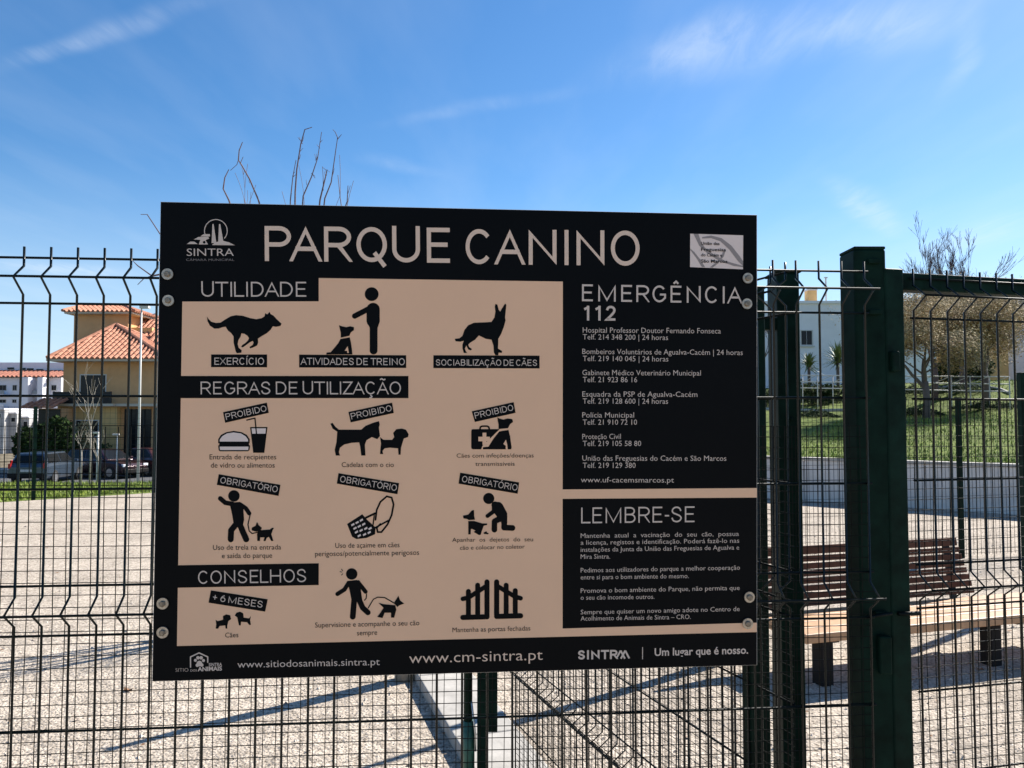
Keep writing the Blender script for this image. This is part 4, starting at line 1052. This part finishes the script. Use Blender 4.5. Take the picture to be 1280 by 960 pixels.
# ------------------------------------------------------------------ buildings
def roof_face(mb, A, B, Cp, D, pitch=.31, lift=.05):
    """tiled slope: eave A-B, upper edge D-C (may be a point); rolls run up the slope"""
    A, B, Cp, D = (Vector(v) for v in (A, B, Cp, D)); e = (B - A); L_ = e.length; ex = e / L_
    nrm_ = e.cross((Cp + D) / 2 - A).normalized()
    if nrm_.z < 0: nrm_ = -nrm_
    up = nrm_.cross(ex); up = up if up.z > 0 else -up
    dS = ((D - A).dot(ex), (D - A).dot(up)); cS = ((Cp - A).dot(ex), (Cp - A).dot(up)); H = max(dS[1], cS[1])
    n = max(1, int(L_ / pitch))
    for i in range(n):
        s = (i + .5) * L_ / n
        if s < dS[0]: h = dS[1] * s / dS[0] if dS[0] > 1e-6 else dS[1]
        elif s > cS[0]: h = cS[1] * (L_ - s) / (L_ - cS[0]) if L_ - cS[0] > 1e-6 else cS[1]
        else: h = H
        if h < .1: continue
        w = L_ / n * .5; rows = max(1, int(h / .42)); prev = 0
        for k in range(rows):
            h0 = h * k / rows - .03; h1 = h * (k + 1) / rows; vs = []
            for hh, sc_ in ((h0, 1.0), (h1, .9)):
                for j in range(5):
                    a = math.pi * j / 4; vs.append(A + ex * (s - math.cos(a) * w * .66 * sc_) + up * hh + nrm_ * (math.sin(a) * w * .72 * sc_ + .01 + (.014 if sc_ == 1 else 0)))
            mb.add(vs, [(j, j + 1, j + 6, j + 5) for j in range(4)] + [(0, 1, 2, 3, 4)])
    mb.add([A, B, Cp, D] if (Cp - D).length > 1e-4 else [A, B, Cp], [(0, 1, 2, 3)] if (Cp - D).length > 1e-4 else [(0, 1, 2)])
def hip_roof(name, parent, x0, x1, y0, y1, z0, apexL, apexR, m=M_tile):
    """apexL, apexR = ridge ends (x,y,z)"""
    mb = MB()
    roof_face(mb, (x0, y0, z0), (x1, y0, z0), apexR, apexL); roof_face(mb, (x1, y0, z0), (x1, y1, z0), apexR, apexR)
    roof_face(mb, (x1, y1, z0), (x0, y1, z0), apexL, apexR); roof_face(mb, (x0, y1, z0), (x0, y0, z0), apexL, apexL)
    o = mb.build(name, m, parent); o['kind'] = 'stuff'
    r = MB()
    for c, a in (((x0, y0, z0), apexL), ((x1, y0, z0), apexR), ((x1, y1, z0), apexR), ((x0, y1, z0), apexL), (apexL, apexR)):
        if (Vector(a) - Vector(c)).length > .05: r.tube([Vector(c) + Vector((0, 0, .08)), Vector(a) + Vector((0, 0, .10))], .10, 6)
    ro = r.build('ridge_tiles', m, parent); ro['kind'] = 'stuff'
    return o
def window(parent, x, y, z, w, h, frame=M_frame, dep=.12, sill=True, rz=0, panes=2, name='window'):
    """window facing -y at x (centre), wall face y, bottom z"""
    mb = MB(); f = .06
    mb.span((x - w / 2, y - .02, z), (x - w / 2 + f, y + .06, z + h)); mb.span((x + w / 2 - f, y - .02, z), (x + w / 2, y + .06, z + h))
    mb.span((x - w / 2 + f, y - .02, z), (x + w / 2 - f, y + .06, z + f)); mb.span((x - w / 2 + f, y - .02, z + h - f), (x + w / 2 - f, y + .06, z + h))
    wo = mb.build(name, frame, parent); iw = (w - 2 * f) / panes
    for k in range(panes):
        g = MB(); g.span((x - w / 2 + f + k * iw + .012, y - .006, z + f), (x - w / 2 + f + (k + 1) * iw - .012, y + .004, z + h - f)); g.build('pane', M_glass, wo)
    if sill: MB().span((x - w / 2 - .08, y - .1, z - .07), (x + w / 2 + .08, y - .022, z - .003)).build('sill', M_frame, wo)
    return wo
def house():
    Y = 46.0; zb = -1.3
    X = lambda px, y=Y: (px - 640) / FPX * y
    t = thing('yellow_house', 'two storey yellow house with red tiled roofs and a tower block behind', 'house', (0, 0, 0))
    x0, x1 = X(71), X(300); ez = EYE + (524 - 449) / FPX * Y
    MB().span((x0, Y + .6, zb), (x1, Y + 9, ez - .12)).build('wall', M_ochre, t)
    # ground floor: projecting bay at the left, recess at the right
    g1 = EYE + (524 - 508) / FPX * Y
    MB().span((x0 + .02, Y + .05, zb), (X(146), Y + .597, g1)).build('bay_wall', M_cream, t)
    MB().span((X(71), Y - .45, g1 + .003), (X(146), Y + .597, g1 + .15)).build('balcony_slab', M_soffit, t)
    zt = EYE + (524 - 490) / FPX * Y
    ra = MB(); ra.span((X(71), Y - .43, zt - .05), (X(143), Y - .38, zt)); rl = ra.build('balcony_railing', M_iron, t)
    n = 66
    rb = MB()
    for k in range(n):
        xx = X(71) + (X(143) - X(71)) * (k + .5) / n; rb.span((xx - .018, Y - .42, g1 + .15), (xx + .018, Y - .39, zt - .05))
    for xx in (X(71) + .05, X(142.6)): rb.span((xx - .05, Y - .44, g1 + .15), (xx + .05, Y - .37, zt + .02))
    o = rb.build('baluster', M_iron, rl); o['kind'] = 'stuff'
    window(t, X(109), Y + .6, g1 + .16, X(126) - X(92), EYE + (524 - 467) / FPX * Y - g1 - .16, sill=False, name='balcony_door')
    window(t, X(109), Y + .05, EYE - (546 - 524) / FPX * Y, X(124) - X(94), .98)
    # dark porch recess right of the bay with columns
    MB().span((X(150), Y + .56, zb), (X(184), Y + .598, g1 - .15)).build('doorway', M_glass, t)
    for px in (158, 166, 175): MB().span((X(px) - .04, Y + .50, zb), (X(px) + .04, Y + .557, g1 - .15)).build('door_frame', M_iron, t)
    MB().span((X(146) + .003, Y - .2, g1 + .003), (X(200), Y + .597, g1 + .15)).build('porch_slab', M_soffit, t)
    for px, zz in ((96, 458), (116, 458)):
        pass
    # soffit and lower hip roof
    MB().span((X(60), Y - .3, ez - .117), (x1, Y + 9.3, ez)).build('soffit', M_soffit, t)
    ap = (X(143, Y + 4), Y + 4.0, EYE + (524 - 407) / FPX * (Y + 4))
    rx0 = X(57, Y - .35); rx1 = X(207, Y - .35)
    hip_roof('roof', t, rx0, rx1, Y - .35, Y + 8.3, ez + .004, ap, (ap[0] + .02, ap[1], ap[2]))
    hip_roof('roof', t, rx1 - 3.2, x1 + 2, Y + 2.0, Y + 9.4, ez + .012, (X(215, Y + 6), Y + 6, EYE + (524 - 399) / FPX * (Y + 6)), (X(260, Y + 6), Y + 6, EYE + (524 - 399) / FPX * (Y + 6)))
    # tower
    T = Y + 7.0
    tx0 = X(90, T); tx1 = X(158, T); tz1 = EYE + (524 - 392) / FPX * T
    MB().span((tx0, T, ez - .4), (tx1, T + 4.5, tz1 + .1)).build('tower_wall', M_ochre, t)
    ex0 = X(75, T - .6); ex1 = X(165, T - .6); ez2 = EYE + (524 - 389) / FPX * (T - .6)
    MB().span((ex0 + .1, T - .55, ez2 - .12), (ex1 - .1, T + 5, ez2)).build('soffit', M_soffit, t)
    hip_roof('roof', t, ex0, ex1, T - .6, T + 5.1, ez2 + .004, (X(98, T + 2), T + 2.2, ez2 + .72), (X(150, T + 2), T + 2.2, ez2 + .72))
    MB().span((tx1 + .003, T + .5, ez - .4), (X(184, T), T + 4.4, EYE + (524 - 408) / FPX * T)).build('upper_wall', M_cream, t)
    mb = MB(); roof_face(mb, (X(158, T), T + .1, EYE + (524 - 420) / FPX * T), (X(205, T), T + .1, EYE + (524 - 420) / FPX * T), (X(205, T), T + 2.6, EYE + (524 - 398) / FPX * (T + 2.6)), (X(160, T + 2.6), T + 2.6, EYE + (524 - 398) / FPX * (T + 2.6)))
    o = mb.build('roof', M_tile, t); o['kind'] = 'stuff'
    mb = MB(); mb.tube([(X(168, T), T + 2.4, 7), (X(168, T), T + 2.4, EYE + (524 - 388) / FPX * T)], .03, 6); mb.tube([(X(166, T), T + 2.3, EYE + (524 - 388) / FPX * T), (X(173, T), T + 2.3, EYE + (524 - 386) / FPX * T)], .05, 6); mb.build('aerial', M_frame, t)
    # side annex with tiles at the left
    A = 44.2; axt = EYE + (524 - 508) / FPX * A
    MB().span((X(40, A), A + .6, zb), (X(69, A), A + 4, axt - .1)).build('annex_wall', M_ochre, t)
    MB().span((X(40.5, A), A + .57, zb), (X(68.5, A), A + .598, axt - .15)).build('annex_shade_sheet', M_glass, t)  # flat dark sheet stands for the shade under the annex roof
    mb = MB(); roof_face(mb, (X(28, A), A - .3, axt - .1), (X(70.5, A), A - .3, axt - .1), (X(70.5, A), A + 1.3, axt + .42), (X(34, A), A + 1.3, axt + .42))
    o = mb.build('annex_roof', M_tile, t); o['kind'] = 'stuff'
house()

def apartments():
    Y = 92.0; X = lambda px, y=Y: (px - 640) / FPX * y; Zz = lambda py, y=Y: EYE + (524 - py) / FPX * y
    t = thing('apartment_block', 'white apartment block with terracotta roof band and balconies, farthest left', 'building')
    MB().span((X(-60), Y + 3, -1.5), (X(76), Y + 12, Zz(453, Y + 3))).build('upper_wall', M_white, t)
    for px, py, w in ((12.5, 460.5, 8), (28, 461, 6), (37, 461.5, 8), (49, 462.5, 8), (-10, 460, 8)):
        MB().span((X(px - w / 2, Y + 3), Y + 2.9, Zz(py + 1.2, Y + 3)), (X(px + w / 2, Y + 3), Y + 2.997, Zz(py - 1.2, Y + 3))).build('vent_window', M_glass, t)
    mb = MB(); roof_face(mb, (X(-60), Y - .6, Zz(471.5)), (X(76), Y - .6, Zz(471.5)), (X(76), Y + 2.95, Zz(464, Y + 3)), (X(-60), Y + 2.95, Zz(464, Y + 3)), pitch=.5)
    o = mb.build('roof', M_tile2, t); o['kind'] = 'stuff'
    MB().span((X(-60), Y, -1.5), (X(76), Y + 2.9, Zz(472))).build('wall', M_white, t)
    for a, b in ((36.5, 45), (56.5, 63)):
        MB().span((X(a), Y - 1.6, -1.5), (X(b), Y - .003, Zz(472.5))).build('projecting_bay', M_white, t)
    for row, (py0, py1) in enumerate(((481, 488.5), (499, 504), (513, 519), (528, 534))):
        for px, w in ((-14, 8), (3, 10), (18, 6), (33.5, 7), (51, 8), (67, 7)):
            if 30 < px < 36: px = 33
            window(t, X(px), Y - .01, Zz(py1), X(w + 640), Zz(py0) - Zz(py1), sill=False, panes=2)
    for py in (491, 508, 523):
        for a, b in ((-40, -5), (-3, 12), (47, 56)):
            s = MB().span((X(a), Y - 1.1, Zz(py + 3)), (X(b), Y - .003, Zz(py + 2))).build('balcony', M_white, t)
            MB().span((X(a), Y - 1.1, Zz(py + 1.95)), (X(b), Y - 1.03, Zz(py - 2.5))).build('parapet', mat('balcony_glass', (.25, .27, .29), .3) if py == 491 else M_white, s)
    for px in (48, 3):
        m = MB(); m.span((X(px - 4), Y + 6, Zz(453)), (X(px + 6), Y + 7, Zz(450))); m.build('roof_plant', M_iron if px == 48 else M_frame, t)
    m = MB(); m.tube([(X(49), Y + 6, Zz(453)), (X(49.5), Y + 6, Zz(444))], .04, 5); m.build('aerial', M_iron, t)
    # stepped front row, lower and nearer
    Y2 = 74; t2 = thing('terraced_block', 'low white stepped terrace in front of the apartment block', 'building')
    X2 = lambda px: (px - 640) / FPX * Y2; Z2 = lambda py: EYE + (524 - py) / FPX * Y2
    for i, (a, b, py) in enumerate(((-60, 6, 512), (6.2, 15, 517), (15.2, 24, 522), (24.2, 34, 528))):
        MB().span((X2(a), Y2 + i * .8, -1.5), (X2(b), Y2 + 6, Z2(py))).build('wall', M_grey, t2)
        MB().span((X2(a) - .05, Y2 + i * .8 - .15, Z2(py) + .002), (X2(b) + .05, Y2 + 6, Z2(py) + .12)).build('parapet_cap', M_white, t2)
        window(t2, X2((max(a, -8) + b) / 2), Y2 + i * .8 - .01, Z2(py + 11), .5, .5, sill=False, panes=1)
apartments()

def white_house():
    Y = 46.0; X = lambda px, y=Y: (px - 640) / FPX * y; Zz = lambda py, y=Y: EYE + (524 - py) / FPX * y
    t = thing('white_house', 'white house with a chimney and one dark square window, beyond the bank', 'house'); zb = .5
    MB().span((X(905), Y, zb), (X(1172), Y + 8, Zz(379))).build('wall', M_white, t)
    MB().span((X(905) - .1, Y - .1, Zz(379) + .003), (X(1172) + .1, Y + 8.1, Zz(379) + .16)).build('parapet', M_white, t)
    window(t, X(1009.5), Y - .01, Zz(432), X(640 + 16), Zz(412) - Zz(432), panes=2)
    window(t, X(930), Y - .01, Zz(432), X(640 + 16), Zz(412) - Zz(432), panes=2)
    MB().span((X(1024.5), Y + 1.5, Zz(379)), (X(1036), Y + 2.1, Zz(357))).build('chimney', M_cream, t)
    MB().span((X(1024), Y + 1.45, Zz(357) + .003), (X(1036.5), Y + 2.15, Zz(354.5))).build('chimney_cap', M_frame, t)
    m = MB(); m.tube([(X(1028), Y + 1.8, Zz(354.5)), (X(1028), Y + 1.8, Zz(351))], .10, 8); m.tube([(X(1033.5), Y + 1.8, Zz(354.5)), (X(1033.5), Y + 1.8, Zz(352))], .09, 8); m.build('chimney_pot', M_frame, t)
    mb = MB(); roof_face(mb, (X(1015), Y + .8, Zz(378)), (X(1025), Y + .8, Zz(378)), (X(1025), Y + 2, Zz(374)), (X(1015), Y + 2, Zz(374))); o = mb.build('roof', M_tile2, t); o['kind'] = 'stuff'
    mb = MB(); mb.tube([(X(1043.5), Y + 1, Zz(379)), (X(1043.5), Y + 1, Zz(342))], .045, 6); mb.span((X(1041.5), Y + .95, Zz(343)), (X(1045.5), Y + 1.05, Zz(341.5))); mb.build('flue', M_frame, t)
    Y3 = 52.0; t3 = thing('ochre_building', 'pale ochre building behind the budding trees beyond the gate', 'building')
    X3 = lambda px: (px - 640) / FPX * Y3; Z3 = lambda py: EYE + (524 - py) / FPX * Y3
    MB().span((X3(1176), Y3, 0), (X3(1330), Y3 + 8, Z3(372))).build('wall', M_cream, t3)
    MB().span((X3(1262), Y3 - 3.5, 0), (X3(1330), Y3 - .003, Z3(378))).build('wing', M_white, t3)
    MB().span((X3(1176) - .2, Y3 - .2, Z3(372) + .003), (X3(1330), Y3 + 8.2, Z3(372) + .3)).build('parapet', M_tile2, t3)
    for px in (1192, 1220, 1248): window(t3, X3(px), Y3 - .01, Z3(430), 1.1, 1.3)
    MB().span((X3(1184), Y3 - .05, 1), (X3(1236), Y3 - .01, Z3(447))).build('garage_opening', M_glass, t3)
    for px in (1266, 1274): window(t3, X3(px), Y3 - 3.51, Z3(462), .22, 1.0, panes=1, sill=False)
white_house()

# street lamp
def lamp():
    Yl = 31; g = P(172.5, 600, Yl); zg = -1.26
    t = thing('street_lamp', 'slim grey street lamp rising past the tiled roofs', 'street lamp', (g.x, g.y, zg)); top = EYE + (524 - 388) / FPX * Yl - zg
    mb = MB(); mb.tube([(0, 0, 0), (0, 0, top)], [.06, .035], 10); mb.build('pole', M_frame, t, smooth=True)
    mb = MB(); mb.tube([(0, 0, top), (.0, 0, top + .1), (.12, 0, top + .16)], .03, 8); mb.box((.13, 0, top + .14), (.34, .2, .09)); mb.build('lamp_head', M_frame, t)
    for k, (px, py0, y) in enumerate(((121.5, 541, 30), (146, 543, 36))):
        g = P(px, 600, y); z1 = EYE + (524 - py0) / FPX * y; t = thing('garden_lamp', ('short pale lamp post left of the maroon car', 'short pale lamp post just above the maroon car roof')[k], 'lamp post', (g.x, g.y, -1.3))
        mb = MB(); mb.tube([(0, 0, 0), (0, 0, z1 + 1.3)], .045, 8); mb.build('pole', M_frame, t, smooth=True)
        mb = MB(); mb.box((-.08, 0, z1 + 1.3), (.26, .16, .07)); bevel(mb.build('lamp_head', M_frame, t), .01)
lamp()
bush('long dark hedge left of the yellow house behind the blue car', 46, 42.6, 4.2, 3.2, 1.4, 7000, 15, size=.15, z=-1.3, name='hedge', cat='hedge')
bush('ivy clad bush before the doorway of the yellow house', 130, 44.2, 1.6, 1.6, .8, 1400, 16, size=.09, z=-1.14)
bush('small climbing bush beside the ground floor window of the yellow house', 104, 45.2, 1.3, 2.9, .5, 1500, 17, size=.09, z=-1.14, m=M_bud)

# ------------------------------------------------------------------ cars
def car(name, label, loc, rz, paint, estate=True):
    t = thing(name, label, 'car', loc, rz, 'cars parked along the road below the lawn')
    hw = .87
    side_p = [(-2.1, .38), (-2.12, .62), (-2.05, .92), (2.05 - .25, .78), (2.08, .62), (2.1, .36), (1.72, .27)]
    # lower body as a loft of cross sections with rounded shoulders
    xs = [(-2.12, .42, .80, .78), (-2.05, .30, .93, .84), (-1.5, .26, .96, hw), (0, .24, .95, hw), (.95, .24, .93, hw), (1.6, .26, .86, .86), (2.0, .30, .74, .80), (2.12, .40, .62, .70)]
    mb = MB(); ring = []
    for (x, zb, zt, w) in xs:
        ring.append([(x, -w * .92, zb), (x, -w, zb + .12), (x, -w, zt - .12), (x, -w * .93, zt), (x, w * .93, zt), (x, w, zt - .12), (x, w, zb + .12), (x, w * .92, zb)])
    vs = [v for r_ in ring for v in r_]; fs = []
    for i in range(len(ring) - 1):
        for j in range(8): fs.append((i * 8 + j, i * 8 + (j + 1) % 8, (i + 1) * 8 + (j + 1) % 8, (i + 1) * 8 + j))
    fs += [tuple(range(7, -1, -1)), tuple((len(ring) - 1) * 8 + j for j in range(8))]
    mb.add(vs, fs); body = mb.build('body', paint, t, smooth=False); bevel(body, .03, 2)
    # glasshouse
    rear = -2.02 if estate else -1.7; rt = -1.75 if estate else -1.0
    lo = [(rear, .92), (1.02, .92)]; hi = [(rt, 1.46), (.30, 1.47)]
    c = MB(); a = .80; b_ = .60
    c.add([(rear, -a, .92), (1.02, -a, .90), (.30, -b_, 1.44), (rt, -b_, 1.43), (rear, a, .92), (1.02, a, .90), (.30, b_, 1.44), (rt, b_, 1.43)],
          [(0, 1, 2, 3), (7, 6, 5, 4), (1, 5, 6, 2), (4, 0, 3, 7), (3, 2, 6, 7), (0, 4, 5, 1)])
    cab = c.build('cabin', paint, t); bevel(cab, .06, 3)
    def pane(nm, q, m=M_glass, out=.012):
        q = [Vector(v) for v in q]; n_ = (q[1] - q[0]).cross(q[2] - q[0]).normalized(); cc = sum(q, Vector()) / 4
        if n_.dot(cc - Vector((-.4, 0, 1.1))) < 0: n_ = -n_
        m_ = MB(); m_.add([v + n_ * out for v in q] + [v - n_ * .01 for v in q], [(0, 1, 2, 3), (0, 1, 5, 4), (1, 2, 6, 5), (2, 3, 7, 6), (3, 0, 4, 7)]); m_.build(nm, m, t)
    for s in (-1, 1):
        y0 = s * a * .985; y1 = s * b_ * 1.03
        for (xa, xb, xc, xd) in ((rear + .18, -.55, -.62, rt + .12), (-.46, .80, .26, -.52)):
            pane('side_window', [(xa, y0 * .985, .97), (xb, y0 * .985, .97), (xc, y1 * 1.03, 1.37), (xd, y1 * 1.03, 1.37)])
    pane('rear_window', [(rear + .02, -.68, .98), (rear + .02, .68, .98), (rt - .02, .52, 1.36), (rt - .02, -.52, 1.36)])
    pane('windscreen', [(.97, -.70, .95), (.97, .70, .95), (.36, .53, 1.38), (.36, -.53, 1.38)])
    wm = None
    for x in (-1.32, 1.30):
        for s in (-1, 1):
            m_ = MB(); m_.tube([(x, s * .70, .31), (x, s * .885, .31)], .315, 20); w = m_.build('wheel', M_blk, t, smooth=False)
            m_ = MB(); m_.tube([(x, s * .80, .31), (x, s * .893, .31)], .20, 14); m_.build('rim', M_rim, w)
    for s in (-1, 1):
        m_ = MB(); m_.box((-2.08, s * .74, .86), (.12, .12, .22)); m_.box((-1.99, s * .72, 1.03), (.12, .08, .16)); bevel(m_.build('tail_light', M_red, t), .02)
        m_ = MB(); m_.box((2.02, s * .62, .66), (.16, .30, .14)); bevel(m_.build('headlight', M_lamp, t), .02)
        m_ = MB(); m_.box((.72, s * .95, .98), (.12, .18, .12)); bevel(m_.build('wing_mirror', paint, t), .02)
    m_ = MB(); m_.box((-2.12, 0, .42), (.14, 1.60, .20)); bevel(m_.build('bumper', M_plast, t), .03)
    m_ = MB(); m_.box((2.10, 0, .38), (.14, 1.50, .20)); bevel(m_.build('bumper', M_plast, t), .03)
    m_ = MB(); m_.box((-2.17, 0, .66), (.02, .50, .11)); m_.build('number_plate', M_frame, t)
    return t
def putcar(name, label, px, Y, rz, paint, estate=True):
    g = P(px, 600, Y); return car(name, label, (g.x, g.y, -1.258), rz, paint, estate)
putcar('parked_car', 'blue grey estate car seen from behind, leftmost on the road', 60, 38.0, R(97), M_blue)
putcar('parked_car', 'dark maroon car parked behind the saplings', 131, 41.0, R(-22), M_maroon)
putcar('parked_car', 'reddish car farthest right, beside the lamp pole', 182, 43.0, R(150), M_rust, False)
